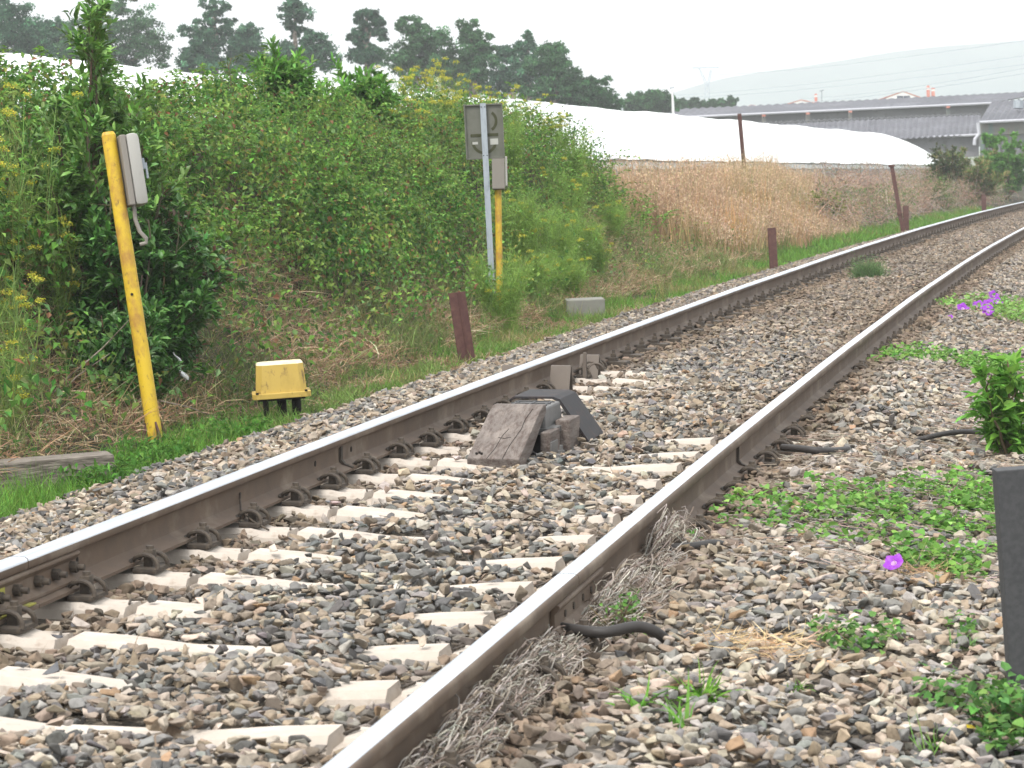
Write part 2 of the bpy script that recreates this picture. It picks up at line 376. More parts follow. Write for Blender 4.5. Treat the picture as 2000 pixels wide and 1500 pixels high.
# ---------------------------------------------------------------- ballast stones
def hulls(n, npts, seed, bev=0):
    r = np.random.default_rng(seed); out = []
    while len(out) < n:
        p = r.uniform(-1, 1, size=(npts, 3)); p /= (np.abs(p) ** 3).sum(1, keepdims=True) ** (1 / 3)
        p *= r.uniform(.7, 1.08, (npts, 1)); p *= np.array([1.05, r.uniform(.6, .95), r.uniform(.38, .75)])
        bm = bmesh.new(); [bm.verts.new(q) for q in p]
        h = bmesh.ops.convex_hull(bm, input=bm.verts[:], use_existing_faces=False)
        lo = [v for v in bm.verts if not v.link_faces]
        for v in lo: bm.verts.remove(v)
        if bev: bmesh.ops.dissolve_limit(bm, angle_limit=.35, verts=bm.verts[:], edges=bm.edges[:]); bmesh.ops.bevel(bm, geom=bm.edges[:], offset=bev, segments=1, affect='EDGES')
        bmesh.ops.triangulate(bm, faces=bm.faces[:]); bm.verts.index_update()
        out.append((np.array([v.co[:] for v in bm.verts]), np.array([[v.index for v in f.verts] for f in bm.faces]))); bm.free()
    return out
HN, HF, HB = hulls(48, 10, 1), hulls(24, 8, 2), hulls(60, 11, 3, .075)
def quat_m(n, flat):
    ax = rdir(n); ang = rng.normal(0, flat, n); z = rnd(n, 0, 2 * math.pi)
    c, s = np.cos(ang), np.sin(ang); K = np.zeros((n, 3, 3))
    K[:, 0, 1] = -ax[:, 2]; K[:, 0, 2] = ax[:, 1]; K[:, 1, 0] = ax[:, 2]; K[:, 1, 2] = -ax[:, 0]; K[:, 2, 0] = -ax[:, 1]; K[:, 2, 1] = ax[:, 0]
    Rm = np.eye(3) + s[:, None, None] * K + (1 - c)[:, None, None] * (K @ K)
    Z = np.zeros((n, 3, 3)); Z[:, 0, 0] = np.cos(z); Z[:, 0, 1] = -np.sin(z); Z[:, 1, 0] = np.sin(z); Z[:, 1, 1] = np.cos(z); Z[:, 2, 2] = 1
    return Rm @ Z
SAMP = 12.979; SP = .6                # a sleeper lies at s = SAMP
def stone_field(nb, s0, s1, l0, l1, sp, hl, smin, smax, dz=0.):
    ns, nl = int((s1 - s0) / sp), int((l1 - l0) / sp)
    S, Lt = np.meshgrid(np.arange(ns) * sp + s0, np.arange(nl) * sp + l0, indexing='ij')
    s = S.ravel() + rnd(S.size, -.5, .5) * sp; l = Lt.ravel() + rnd(S.size, -.5, .5) * sp
    p = TR(s, l, 0.); px, py, d = proj(p)
    ok = (px > -330) & (px < 2330) & (py < 1720)
    # keep off the rails and thin the edges
    ok &= ~(np.abs(np.abs(l) - .87) < .085)
    edge = -2.66 + .16 * (noise(np.stack([s, l * 0, l * 0], 1), 1.3, 9) - .5)
    ok &= l > edge
    s, l = s[ok], l[ok]; n = len(s)
    rad = np.clip(np.exp(rng.normal(math.log((smin + smax) / 2), .3, n)), smin, smax) / 2
    z = G(s, l) + rng.normal(0, .009, n) + rad * .05 + dz
    # ballast lies lower where the sleeper blocks show
    z = z + np.where((s > 18.5) & (np.abs(l) < .8), .014, 0)
    ph = np.abs(((s - SAMP + SP / 2) % SP) - SP / 2)
    onsl = (ph < .118) & (s < 18.3) & (s > 6)
    q = np.stack([s, l, s * 0], 1); cov = noise(q, 2.2, 21)
    kk = _h(np.round((s - SAMP) / SP).astype(np.int64), 3, 5, 77); cov2 = noise(np.stack([np.round((s - SAMP) / SP) * 3.1, l * 0, l * 0], 1), 1., 23)
    left = (l > -.80) & (l < -.14 + 1.0 * (cov2 - .45) + .25 * (cov - .5)); right = (l > .34 - .5 * (cov2 - .5) + .3 * (cov - .5)) & (l < .76)
    right |= (l > .98) & (l < 1.22) & (np.abs(s - 13.4) < .95); right |= (l > 1.0) & (l < 1.2) & (cov > .62) & (s < 9)
    full = (s > 12.6) & (s < 14.3); right |= full & (l > -.3) & (l < .76); left &= ~((s > 14.3) & (l > -.45)); left &= ~((s > 14.2) & (s < 15.8)); left |= (s > 16.8) & (l < .1) & (l > -.6); right &= ~((s > 14.6))
    hide = onsl & (left | right)
    z = np.where(hide, np.minimum(z, -.255), z)
    z = np.where(onsl & ~hide, z + .022, z)
    z = np.where((l > .95) & (l < 1.5) & (s > 14.5), z + .035, z); z = np.where((l > .95) & (l < 1.3) & (s > 9.2) & (s < 12.4), z + .02, z)
    # between the sleepers beside the left rail the bed is a little lower
    z = np.where((ph >= .118) & (l > -.85) & (l < -.45) & (s < 19), z - .012, z)
    # colours
    u = rnd(n); k = noise(np.stack([s * .8, l * 1.2, s * 0], 1), 1.0, 31); kd = noise(q, 3.1, 37)
    pal = np.array([(.34, .26, .185), (.46, .39, .31), (.235, .19, .145), (.20, .20, .195), (.10, .105, .11), (.43, .40, .36), (.36, .22, .12)])
    base = np.array([.22, .22, .2, .19, .08, .08, .01])
    c = np.empty((n, 3)); dark = np.clip((k - .48) * 5, 0, 1) * np.clip((kd - .3) * 3, 0, 1)
    dark = np.maximum(dark, np.exp(-(((s - 9.6) / 1.9) ** 2 + ((l - .0) / .5) ** 2)) * .9)
    wts = np.where(l[:, None] > 1.05, np.array([.18, .3, .10, .22, .07, .15, .02])[None], base[None]) * (1 - dark[:, None]) + np.array([.08, .08, .08, .32, .38, .05, .01])[None] * dark[:, None]
    cs = np.cumsum(wts / wts.sum(1, keepdims=True), 1); idx = (u[:, None] > cs).sum(1).clip(0, 6)
    c = pal[idx] * .72 + np.array([.225, .195, .16]) * .28
    dust = np.clip(1.3 - np.abs(np.abs(l) - .87) / .34, 0, 1) * .95 + np.clip((s - 17) / 18, 0, .5)
    dust = np.clip(dust + .25 * (noise(q, 1.7, 51) - .5), 0, .85)[:, None]
    dust = dust * np.where(np.abs(l) < 1.15, 1, .5)[:, None]
    c = c * (1 - dust) + dust * (np.array([.165, .120, .084]) * (.65 + .7 * rnd(n))[:, None])
    c = colr(c * .97, n, .16, .02)
    Rm = quat_m(n, .55); sc = np.stack([rad * rnd(n, .9, 1.35), rad, rad * rnd(n, .8, 1.15)], 1)
    hi = rng.integers(0, len(hl), n); ctr = TR(s, l, z)
    for j, (hv, ht) in enumerate(hl):
        m = hi == j; k2 = m.sum()
        if not k2: continue
        v = np.einsum('nij,nkj->nki', Rm[m], hv[None] * sc[m][:, None, :]) + ctr[m][:, None, :]
        t = ht[None] + (np.arange(k2) * len(hv))[:, None, None]
        nb.add(v, t, np.repeat(c[m], len(hv), 0))
nb = NB()
stone_field(nb, 5.2, 13, -2.9, 2.9, .0365, HB, .030, .066)
stone_field(nb, 13, 22, -2.9, 2.9, .040, HN, .032, .066)
stone_field(nb, 5.2, 22, -2.9, 2.9, .050, HF, .034, .06, -.018)
stone_field(nb, 22, 42, -2.9, 2.7, .046, HF, .036, .070)
stone_field(nb, 42, 75, -2.9, 2.5, .060, HF, .045, .080)
stone_field(nb, 75, 120, -2.9, 2.3, .085, HF, .06, .10)
# a few stones lying loose on the sleepers
n = 240; s = SAMP + SP * rng.integers(-11, 9, n) + rnd(n, -.1, .1); l = rnd(n, -.75, 1.2); ok = (np.abs(np.abs(l) - .87) > .16); s, l = s[ok], l[ok]; n = len(s)
Rm = quat_m(n, .3); rad = rnd(n, .016, .032); c = colr(np.array([(.3, .24, .18), (.12, .12, .12), (.4, .35, .3)])[rng.integers(0, 3, n)], n, .2, .04)
for i in range(n):
    hv, ht = HN[i % 40]; nb.add((Rm[i] @ (hv * rad[i]).T).T + TR(s[i], l[i], -.185 + rad[i] * .55), ht, np.repeat(c[i:i + 1], len(hv), 0))
o = nb.build('ballast', 'stone', origin=(0, 0, 0)); tag(o, 'grey and tan crushed ballast stones around the sleepers and rails', 'ballast', kind='stuff')

# ---------------------------------------------------------------- rails
PROF = [(-.070, -.159), (.070, -.159), (.070, -.148), (.055, -.142), (.022, -.132), (.010, -.122), (.008, -.110), (.008, -.060), (.012, -.049), (.031, -.040), (.0355, -.034),
        (.0355, -.014), (.033, -.006), (.027, -.0018), (.013, 0), (-.013, 0), (-.027, -.0018), (-.033, -.006), (-.0355, -.014), (-.0355, -.034), (-.031, -.040), (-.012, -.049), (-.008, -.060), (-.008, -.110), (-.010, -.122), (-.022, -.132), (-.055, -.142), (-.070, -.148)]
def make_rail(name, label, s0, s1, lat, shiny):
    st = np.arange(s0, s1, .5); st = np.append(st, s1); base = W(TR(s0, lat, -.159)); n = len(PROF); vs = []
    for s in st:
        for (a, b) in PROF:
            vs.append(W(TR(s, lat + a + .0015 * math.sin(s * .9 + lat), b + .0012 * math.sin(s * .55))) - base)
    g = SB(); f = []; mi = []
    for i in range(len(st) - 1):
        for j in range(n):
            k = (j + 1) % n; f.append((i * n + j, (i + 1) * n + j, (i + 1) * n + k, i * n + k)); mi.append(1 if j in shiny else 0)
    g.poly(vs, f); g.m = mi; e = (len(st) - 1) * n
    g.poly([], []); g.f += [tuple(range(n)), tuple(range(e, e + n))[::-1]]; g.m += [0, 0]
    o = g.build(name, ['rail', 'steel'], None, smooth=True); o.location = base
    return tag(o, label, 'rail', 'running rails of the track')
# profile edge j runs from point j to j+1; right-hand side first
shL = (11, 12, 13, 14, 15, 16); shR = (13, 14, 15, 16, 17)
make_rail('rail', 'short end of the far left rail before the bolted joint at the picture edge', -3, 8.448, -.87, shL)
rail_l = make_rail('rail', 'long left rail with shiny top, farther from the camera, running to the curve', 8.454, 150, -.87, shL)
make_rail('rail', 'near end of the right rail below its joint, at the bottom edge', -3, 8.448, .87, shR)
rail_r = make_rail('rail', 'long right rail with shiny top, nearer the camera, running beyond its joint to the curve', 8.454, 150, .87, shR)

def fishplates(s, lat, label, side, green):
    t = thing('rail_joint', label, 'rail joint', FM(s, lat), None)
    g = SB()
    prof = [(.0095, -.125), (.030, -.134), (.050, -.138), (.050, -.128), (.026, -.112), (.024, -.072), (.040, -.054), (.0395, -.047), (.030, -.043), (.0125, -.053)]
    for sg in (1, -1):
        g = SB(); g.prism([(sg * a, b) for a, b in prof], 1, -.45 if side > 0 else -.38, .45 if side > 0 else .38, .0015); g.build('fishplate', ['rail'], t)
    for y in (-.39, -.24, -.09, .09, .24, .40) if side > 0 else (-.22, -.08, .08, .22):
        g = SB(); x = side
        K = (lambda u, w: (x * u, y, -.092)); vv = []; nn = 12
        for u, w in (((-.040, .018) if side > 0 else (-.029, .011)), ((-.024, .018) if side > 0 else (-.024, .011)), (-.0239, .0105), (.0239, .0105), (.024, .019), (.048, .019), (.0481, .0105), (.072, .0105)): vv += [(x * u, y + w * math.cos(2 * math.pi * i / nn), -.092 + w * math.sin(2 * math.pi * i / nn)) for i in range(nn)]
        g.poly(vv, [(j * nn + i, j * nn + (i + 1) % nn, (j + 1) * nn + (i + 1) % nn, (j + 1) * nn + i) for j in range(7) for i in range(nn)] + [tuple(range(nn)), tuple(range(7 * nn, 8 * nn))]); g.build('bolt', ['iron'], t)
    if green:
        g = SB(); g.box((.035, -.36, -.1445), (.069, -.02, -.1395)); g.box((.0235, -.33, -.128), (.0268, -.17, -.062)); o = g.build('lichen_patch', ['moss'], t)
    return t
fishplates(8.45, -.87, 'four bolt fishplate joint with lichen on the left rail at the picture edge', 1, True)
fishplates(8.5, .87, 'fishplate joint on the right rail above the dead roots', -1, False)

# weld collar and bond wire on the web
g = SB(); g.prism([(.0085, -.058), (.020, -.05), (.020, -.11), (.034, -.128), (.070, -.141), (.070, -.149), (.03, -.139), (.0085, -.12)], 1, -.014, .014)
wl = g.build('weld_collar', ['iron'])
def fix(o, rail, s, lat): o.parent = rail; o.matrix_basis = Matrix.Translation(rail.location).inverted() @ FM(s, lat)
fix(wl, rail_l, 12.25, -.87); w2 = wl.copy(); C.objects.link(w2); fix(w2, rail_r, 12.6, .87)
g = SB(); g.tube([(.012, 0, -.08), (.02, -.03, -.10), (.045, -.10, -.135), (.08, -.16, -.14), (.13, -.22, -.16), (.2, -.24, -.19)], .004, 6)
wr = g.build('bond_wire', ['iron']); wr.matrix_world = FM(10.75, -.87); tag(wr, 'thin rusty wire hanging from a hole in the left rail web', 'wire')
# bolt holes in the left web
for sx in (8.75, 8.95, 11.85, 12.45):
    g = SB(); g.cyl((.0075, 0, -.085), (.0092, 0, -.085), .013, n=12); fix(g.build('bolt_hole', ['crack']), rail_l, sx, -.87)

# ---------------------------------------------------------------- sleepers with clips
def arc(c, rx, rz, a0, a1, n, y0, y1):
    return [(c[0] + rx * math.cos(a), y0 + (y1 - y0) * i / (n - 1), c[1] + rz * math.sin(a)) for i, a in enumerate(np.linspace(a0, a1, n))]
def spring_clip(side):               # side +1: lies to the +x side of the rail
    g = SB(); x0 = .075 * side
    for y, yy in ((-.055, -.02), (.055, .02)):
        g.tube([(q[0] * side, q[1], q[2]) for q in arc((.104, -.152), .050, .040, math.pi * 1.0, -.2, 10, yy * 1.3, y)], .0085, 8)
    g.tube([(.055 * side, -.055, -.142), (.050 * side, -.03, -.136), (.050 * side, .03, -.136), (.055 * side, .055, -.142)], .0078, 7)
    g.box((min(.07 * side, .155 * side), -.075, -.172), (max(.07 * side, .155 * side), .075, -.156), .002)
    g.box((min(.092 * side, .125 * side), -.022, -.156), (max(.092 * side, .125 * side), .022, -.098), .002)
    g.cyl((.108 * side, 0, -.10), (.108 * side, 0, -.085), .014, n=8)
    return g
def sleeper_solid():
    g = SB(); st = [(-1.30, -.205, .088), (-1.18, -.19, .092), (-1.02, -.188, .094), (-.98, -.176, .094), (-.75, -.174, .094), (-.70, -.186, .092), (-.605, -.186, .09), (-.60, -.215, .085), (-.575, -.215, .085), (-.565, -.182, .09), (-.40, -.190, .088), (-.22, -.208, .085), (.22, -.208, .085), (.40, -.19, .088), (.565, -.180, .09), (.575, -.215, .085), (.60, -.215, .085), (.605, -.184, .09),
               (.70, -.186, .092), (.75, -.174, .094), (.98, -.176, .094), (1.02, -.188, .094), (1.18, -.19, .092), (1.30, -.205, .088)]
    vs = []
    for x, z, w in st: vs += [(x, -w - .045, -.36), (x, -w, z - .022), (x, -w + .02, z), (x, w - .02, z), (x, w, z - .022), (x, w + .045, -.36)]
    fs = [(i * 6 + j, (i + 1) * 6 + j, (i + 1) * 6 + (j + 1) % 6, i * 6 + (j + 1) % 6) for i in range(len(st) - 1) for j in range(6)]
    e = (len(st) - 1) * 6; fs += [tuple(range(6))[::-1], tuple(range(e, e + 6))]
    g.poly(vs, fs); return g
def dup(root, M4, label=None):
    r = root.copy(); C.objects.link(r); r.matrix_world = M4
    if label: r['label'] = label
    for ch in kids[root.name]:
        c = ch.copy(); C.objects.link(c); c.parent = r
    return r
kids = {}
sl0 = thing('concrete_sleeper', 'x', 'sleeper', FM(SAMP, 0), 'pale concrete sleepers half buried in the ballast')
ch = [sleeper_solid().build('sleeper_body', ['conc'], sl0)]
a = spring_clip(1).build('rail_clip', ['iron'], sl0, True); b = spring_clip(-1).build('rail_clip', ['iron'], sl0, True)
for x, m in ((-.87, a), (.87, b)): m.location = (x, 0, 0)
ch += [a, b]
for x, m in ((.87, a), (-.87, b)):
    q = m.copy(); C.objects.link(q); q.parent = sl0; q.location = (x, 0, 0); ch.append(q)
for sx in (-1, 1):
    g = SB(); g.tube([(sx * .60, -.05, -.178), (sx * .62, .02, -.177), (sx * .585, .045, -.178)], .0045, 6); ch.append(g.build('lifting_loop', ['iron'], sl0))
kids[sl0.name] = ch
ordn = ['nearest the camera', 'second nearest', 'third nearest', 'fourth nearest', 'fifth nearest', 'sixth nearest', 'seventh nearest', 'eighth nearest', 'ninth nearest', 'tenth nearest', 'eleventh nearest', 'twelfth nearest', 'thirteenth nearest', 'fourteenth nearest', 'fifteenth nearest', 'sixteenth nearest', 'seventeenth nearest', 'eighteenth nearest', 'nineteenth nearest', 'twentieth nearest', 'twenty first nearest', 'twenty second nearest']
k = 0
for j in range(-11, 10):
    s = SAMP + j * SP; lab = 'pale pinkish concrete sleeper with spring clips, %s in the row' % ordn[min(k, 21)]; k += 1
    if j == 0: sl0['label'] = lab; continue
    dup(sl0, FM(s, rnd(1, -.015, .015)[0], rnd(1, -.012, .0)[0], rnd(1, -.012, .012)[0]), lab)
# timber sleepers farther on, held by bolted plates
tm = thing('timber_sleeper', 'brown timber sleeper buried to its top in ballast on the far curve, with bolted clamps', 'sleeper', FM(SAMP + 10 * SP, 0), 'buried timber sleepers of the far curve')
g = SB(); g.box((-1.3, -.115, -.34), (1.3, .115, -.212), .012); ch = [g.build('sleeper_body', ['oldwood'], tm)]
def clamp(side):
    g = SB(); x = side
    g.box((min(.06 * x, .20 * x), -.085, -.214), (max(.06 * x, .20 * x), .085, -.160), .003)
    g.box((min(.048 * x, .125 * x), -.05, -.162), (max(.048 * x, .125 * x), .05, -.135), .003)
    g.box((min(.08 * x, .115 * x), -.018, -.137), (max(.08 * x, .115 * x), .018, -.108), .002); g.cyl((.098 * x, 0, -.11), (.098 * x, 0, -.085), .011, n=7)
    return g
for x, sd_ in ((-.87, 1), (.87, 1), (-.87, -1), (.87, -1)):
    q = clamp(sd_).build('rail_clamp', ['iron'], tm); q.location = (x, 0, 0); ch.append(q)
kids[tm.name] = ch
for j in range(11, 130): dup(tm, FM(SAMP + j * SP, 0, rnd(1, -.01, .006)[0]))

# ---------------------------------------------------------------- beacon between the rails
t = thing('track_beacon', 'grey signalling beacon with brown wooden ramp and dark steel hood between the rails', 'track beacon', FM(13.0, -.30))
g = SB()   # wooden ramp: heavy slab sloping down to the camera, y = along the track
g.prism([(-.09, -.215), (-.10, -.165), (.42, .018), (.50, .034), (.56, .034), (.56, -.01), (.50, -.03), (.20, -.17), (.02, -.225)], 0, -.125, .125, .006)
ramp = g.build('wooden_ramp', ['wood'], t)
g = SB(); nv = Vector((0, -.335, .942))
def onr(x, q, off): return Vector((x, -.10 + .52 * q, -.165 + .183 * q)) + nv * off
for path, w in (([(.045, 0), (.05, .25), (.072, .6), (.07, .8), (.085, 1.02)], .0016), ([(-.03, -.0), (-.012, .2), (-.005, .45), (.012, .6)], .0014), ([(-.02, .42), (.01, .40), (.04, .43)], .002)):
    g.tube([onr(x, q, .0006) for x, q in path], w, 5)
for dx in (-.012, 0, .012):
    g.cyl(onr(-.075 + dx, .08 + (.02 if dx == 0 else 0), -.003), onr(-.075 + dx, .08 + (.02 if dx == 0 else 0), .008), .006, n=8)
g.build('cracks_and_bolt', ['crack'], ramp)
g = SB(); g.box((-.12, .56, -.10), (.125, 1.0, .012), .012, taper=(.9, .97)); g.box((-.15, .54, -.115), (.165, 1.04, -.085), .004); cs_ = g.build('beacon_case', ['grey'], t)
g = SB()
for i in range(4): g.box((-.10, .60 + i * .10, .010), (.10, .612 + i * .10, .018), .002)
for i in range(3): g.box((-.08 + i * .08, .59, .0102), (-.072 + i * .08, .93, .0175), .001)
g.build('case_rib', ['dkgrey'], cs_)
g = SB(); g.box((-.14, .58, -.24), (.13, 1.0, -.115), .005); g.build('support_beam', ['dkmetal'], t)
g = SB(); g.box((.135, .74, -.215), (.21, 1.02, -.06), .008); g.build('timber_block', ['wood'], t)
g = SB(); g.box((.135, .36, -.20), (.185, .60, -.085), .006); g.build('timber_block', ['wood'], t)
g = SB(); g.box((.187, .34, -.235), (.195, .50, -.13), .001); g.box((.195, .34, -.235), (.30, .50, -.227), .001); g.cyl((.225, .42, -.227), (.225, .42, -.15), .010, n=8); g.cyl((.225, .42, -.19), (.225, .42, -.175), .02, n=6); g.build('angle_bracket', ['grey'], t)
g = SB()
g.prism([(-.15, .015), (-.13, .03), (.075, .032), (.11, .02), (.26, -.19), (.25, -.20), (.10, .006), (.07, .020), (-.125, .019), (-.15, .003)], 1, 1.0, 1.44, .002)
g.build('steel_hood', ['dkmetal'], t)

# bent cover plates on the left rail
def cover(s, dlat, label, w=.125, h=.14):
    g = SB()
    g.prism([(-.075, -h), (-.012, .012), (.012, .014), (.055, -h), (.049, -h), (.008, .006), (-.008, .004), (-.068, -h)], 0, -w / 2, w / 2, .001, M4=Matrix.Rotation(0, 4, 'Z'))
    o = g.build('cover_plate', ['plate']); o.matrix_world = FM(s, -.87 + dlat, -.05, 0); return tag(o, label, 'cover plate', 'bent cover plates at the left rail')
cover(16.92, .13, 'bent brown cover plate inside the left rail, nearer of the two')
cover(17.85, .14, 'bent brown cover plate inside the left rail, farther of the two')
cover(16.9, -.17, 'bent cover plate top showing behind the left rail, nearer of the two', h=.12)
cover(18.3, -.17, 'bent cover plate top showing behind the left rail, farther of the two', h=.12)
g = SB(); g.box((-.01, -.03, -.1), (.012, .0, .06), .002); g.tube(arc((.03, -.05), .045, .05, 2.8, .1, 8, 0, .05), .008); g.tube(arc((.06, -.06), .045, .05, 2.8, .1, 8, 0, .07), .008)
o = g.build('lever_clamp', ['plate']); o.matrix_world = FM(17.4, -.68, -.05); tag(o, 'small pale lever clamp standing between the two cover plates', 'clamp')

# ---------------------------------------------------------------- posts, boxes and signs on the left
def lean_post(name, label, cat, pxb, pyb, pxt, pyt, d, build, group=None):
    b = at(pxb, pyb, d); tp = at(pxt, pyt, d); ax = Vector(tp - b); Lh = ax.length; z = ax.normalized()
    x = Vector((1, 0, 0)); x = (x - z * x.dot(z)).normalized(); y = z.cross(x)
    m = Matrix(((x[0], y[0], z[0], b[0]), (x[1], y[1], z[1], b[1]), (x[2], y[2], z[2], b[2]), (0, 0, 0, 1)))
    t = thing(name, label, cat, m, group); build(t, Lh); return t
def ypost(t, L):
    g = SB(); g.cyl((0, 0, -.1), (0, 0, L - .02), .049, .044, n=24); g.cyl((0, 0, L - .02), (0, 0, L), .044, .034, n=24); g.build('pole', ['yellow'], t, True)
    g = SB(); g.box((-.13, -.13, -.035), (.13, .13, -.01), .002)
    for k in range(4):
        g.prism([(.045, -.01), (.12, -.01), (.048, .14)], 1, -.006, .006, M4=Matrix.Rotation(k * math.pi / 2 + .5, 4, 'Z'))
    g.build('base_flange', ['rust'], t)
    g = SB(); g.cyl((.0, -.0485, L - 1.02), (.0, -.051, L - 1.02), .009, n=10); g.build('hole', ['crack'], t)
lean_post('telephone_post', 'leaning yellow painted steel post with rust patches, in front of the laurel', 'post', 305, 868, 211, 258, 17.0, ypost)
def cabinet(t, L):
    M4 = Matrix.Rotation(.32, 4, 'Z')
    g = SB(); g.box((.05, -.085, L - .475), (.088, .085, L - .035), .008, M4=M4); bk = g.build('back_tray', ['phonebk'], t)
    g = SB(); g.box((.088, -.092, L - .48), (.172, .092, L - .03), .032, M4=M4); cv = g.build('lid', ['phone'], t, True)
    g = SB(); g.box((.172, -.05, L - .26), (.19, -.02, L - .19), .004, M4=M4); g.box((.188, -.048, L - .32), (.202, -.026, L - .22), .003, M4=M4); g.build('padlock', ['galv'], cv)
    g = SB(); g.tube([(.09, .0, L - .47), (.085, 0, L - .56), (.10, 0, L - .64), (.135, 0, L - .69), (.13, 0, L - .715), (.09, 0, L - .72)], .013, 8); g.build('cable_conduit', ['phonebk'], t, True)
lean_post('telephone_cabinet', 'pale grey rounded plastic telephone box fixed to the leaning yellow post', 'telephone box', 305, 868, 211, 258, 17.0, cabinet)

g0 = FU(18.35, -2.95, -.5)
t = thing('junction_box', 'yellow cable junction box on short black legs at the ballast edge', 'junction box', FU(18.35, -2.95, -.475, yaw=-.32, tilt=-CANT*.5))
g = SB()
def octo(w, d, c): return [(-w + c, -d), (w - c, -d), (w, -d + c), (w, d - c), (w - c, d), (-w + c, d), (-w, d - c), (-w, -d + c)]
v = [(x, y, .12) for x, y in octo(.172, .15, .035)] + [(x, y, .312) for x, y in octo(.158, .135, .04)] + [(x, y, .322) for x, y in octo(.148, .125, .04)]
g.poly(v, [(i, (i + 1) % 8, 8 + (i + 1) % 8, 8 + i) for i in range(8)]); g.poly(v[8:], [(i, (i + 1) % 8, 8 + (i + 1) % 8, 8 + i) for i in range(8)] + [tuple(range(8, 16))], 1)
g.build('cover', ['boxyel', 'boxtop'], t)
g = SB(); g.prism(octo(.198, .17, .03), 2, .085, .122, .004); g.build('flange', ['boxyel'], t)
g = SB(); [g.cyl((x, -.165, .122), (x, -.165, .134), .010, n=6) for x in (-.165, .165)]; g.build('screw', ['crack'], t)
g = SB(); g.box((-.16, -.13, .07), (.16, .13, .085)); g.build('under_plate', ['crack'], t)
for x, y in ((-.11, -.08), (.0, 0), (.10, .06)):
    g = SB(); g.cyl((x, y, -.2), (x, y, .07), .02 if x < 0 else .032, n=10); g.build('leg', ['crack'], t)

def signpost(t, L):
    g = SB(); w = .029
    g.prism([(-w, 0), (w, 0), (w, .045), (w - .004, .045), (w - .004, .004), (-w + .004, .004), (-w + .004, .045), (-w, .045)], 2, -.3, L + .008); g.build('channel_post', ['galv'], t)
    g = SB(); g.box((-.193, .048, L - .545), (.193, .052, L + .0), .001)
    o = g.build('sign_plate', ['signback'], t)
    g = SB()
    for a, b in (((-.196, -.015), (-.181, .0)), ((.181, -.015), (.196, .0))): g.box((a[0], .028, L - .547), (b[0], .05, L + .002), .001)
    g.box((-.196, .028, L - .552), (.196, .05, L - .537), .001); g.box((-.196, .028, L - .012), (.196, .05, L + .003), .001); g.build('rim', ['signback'], o)
    g = SB(); g.box((-.14, .044, L - .325), (.14, .0475, L - .295), .0015)
    for (cx, cz, r, a0, a1) in ((.02, L - .17, .105, -1.0, .9), (-.005, L - .375, .115, math.pi + .0, 2 * math.pi + .1)):
        pr = [(cx + (r + dr) * math.cos(a), cz + (r + dr) * math.sin(a)) for dr, seq in ((.014, np.linspace(a0, a1, 12)), (-.014, np.linspace(a1, a0, 12))) for a in seq]
        g.prism(pr, 1, .0455, .0475)
    g.build('moss_stain', ['stain'], o)
    g = SB(); g.box((.055, .0452, L - .41), (.135, .047, L - .35)); g.box((-.125, .0452, L - .40), (-.07, .047, L - .375)); g.build('sticker', ['sticker'], o)
    g = SB(); [g.cyl((x, -.003, z), (x, .001, z), .006, n=8) for x in (-.018, .018) for z in (L - .03, L - .52)]; g.build('rivet', ['crack'], t)
lean_post('trackside_sign', 'back of a rectangular trackside sign on a galvanised channel post', 'sign', 965, 640, 943, 203, 27.6, signpost)
def ypost2(t, L):
    g = SB(); g.cyl((0, 0, -.2), (0, 0, L - .24), .035, n=16); g.build('pole', ['yellow'], t, True)
    g = SB(); g.box((-.06, -.10, L - .26), (.075, .08, L + .09), .012); g.build('cabinet', ['phonebk'], t)
    g = SB(); g.box((.078, -.09, L - .23), (.10, .07, L + .08), .008); g.build('cabinet_lid', ['phone'], t)
lean_post('telephone_post', 'thin yellow post with small grey cabinet behind the trackside sign', 'post', 977, 645, 972, 322, 28.6, ypost2)

def railpost(kind):
    def f(t, L):
        g = SB()
        if kind == 'I':
            for y in (-.05, .05): g.box((-.06, y - .008, -.3), (.06, y + .008, L), .002)
            g.box((-.007, -.05, -.3), (.007, .05, L)); 
        elif kind == 'L':
            g.box((-.075, -.006, -.3), (.075, .006, L), .002, M4=Matrix.Rotation(.35, 4, 'Z')); g.box((-.07, -.02, -.3), (-.058, .09, L), .002); g.box((.0, -.012, 0), (.008, -.006, L - .01), .001, M4=Matrix.Rotation(.35, 4, 'Z'))
        elif kind == 'T':
            g.box((-.045, -.005, -.3), (.045, .005, L), .001); g.box((-.005, .0, -.3), (.005, .07, L), .001); g.box((-.028, -.03, -.3), (-.018, 0, L), .001)
        g.build('post_shaft', ['rust'], t)
    return f
grp = 'rusty rail posts along the left edge of the ballast'
lean_post('rail_post', 'short broad rusty steel post leaning left beside the ballast edge, in front of the sign', 'post', 911, 697, 892, 571, 23.4, railpost('L'), grp)
lean_post('rail_post', 'short rusty steel post at the foot of the tall dry grass', 'post', 1511, 516, 1507, 445, 42.0, railpost('I'), grp)
lean_post('rail_post', 'short rusty steel post beside the thin leaning post', 'post', 1770, 446, 1769, 402, 63.0, railpost('I'), grp)
lean_post('rail_post', 'farthest short rusty steel post by the curve, below the bushes', 'post', 1922, 410, 1921, 380, 81.0, railpost('I'), grp)
def thin(t, L):
    g = SB(); g.box((-.045, -.006, -.2), (.045, .006, L), .001); g.box((-.008, 0, -.2), (.008, .06, L), .001); g.box((-.07, -.03, L), (.07, .06, L + .05), .003); g.box((-.06, -.03, .35), (.03, .04, .42), .004); g.build('post_shaft', ['rust'], t)
lean_post('leaning_post', 'thin rusty steel post leaning left in front of dead brambles', 'post', 1763, 449, 1742, 326, 62.0, thin)
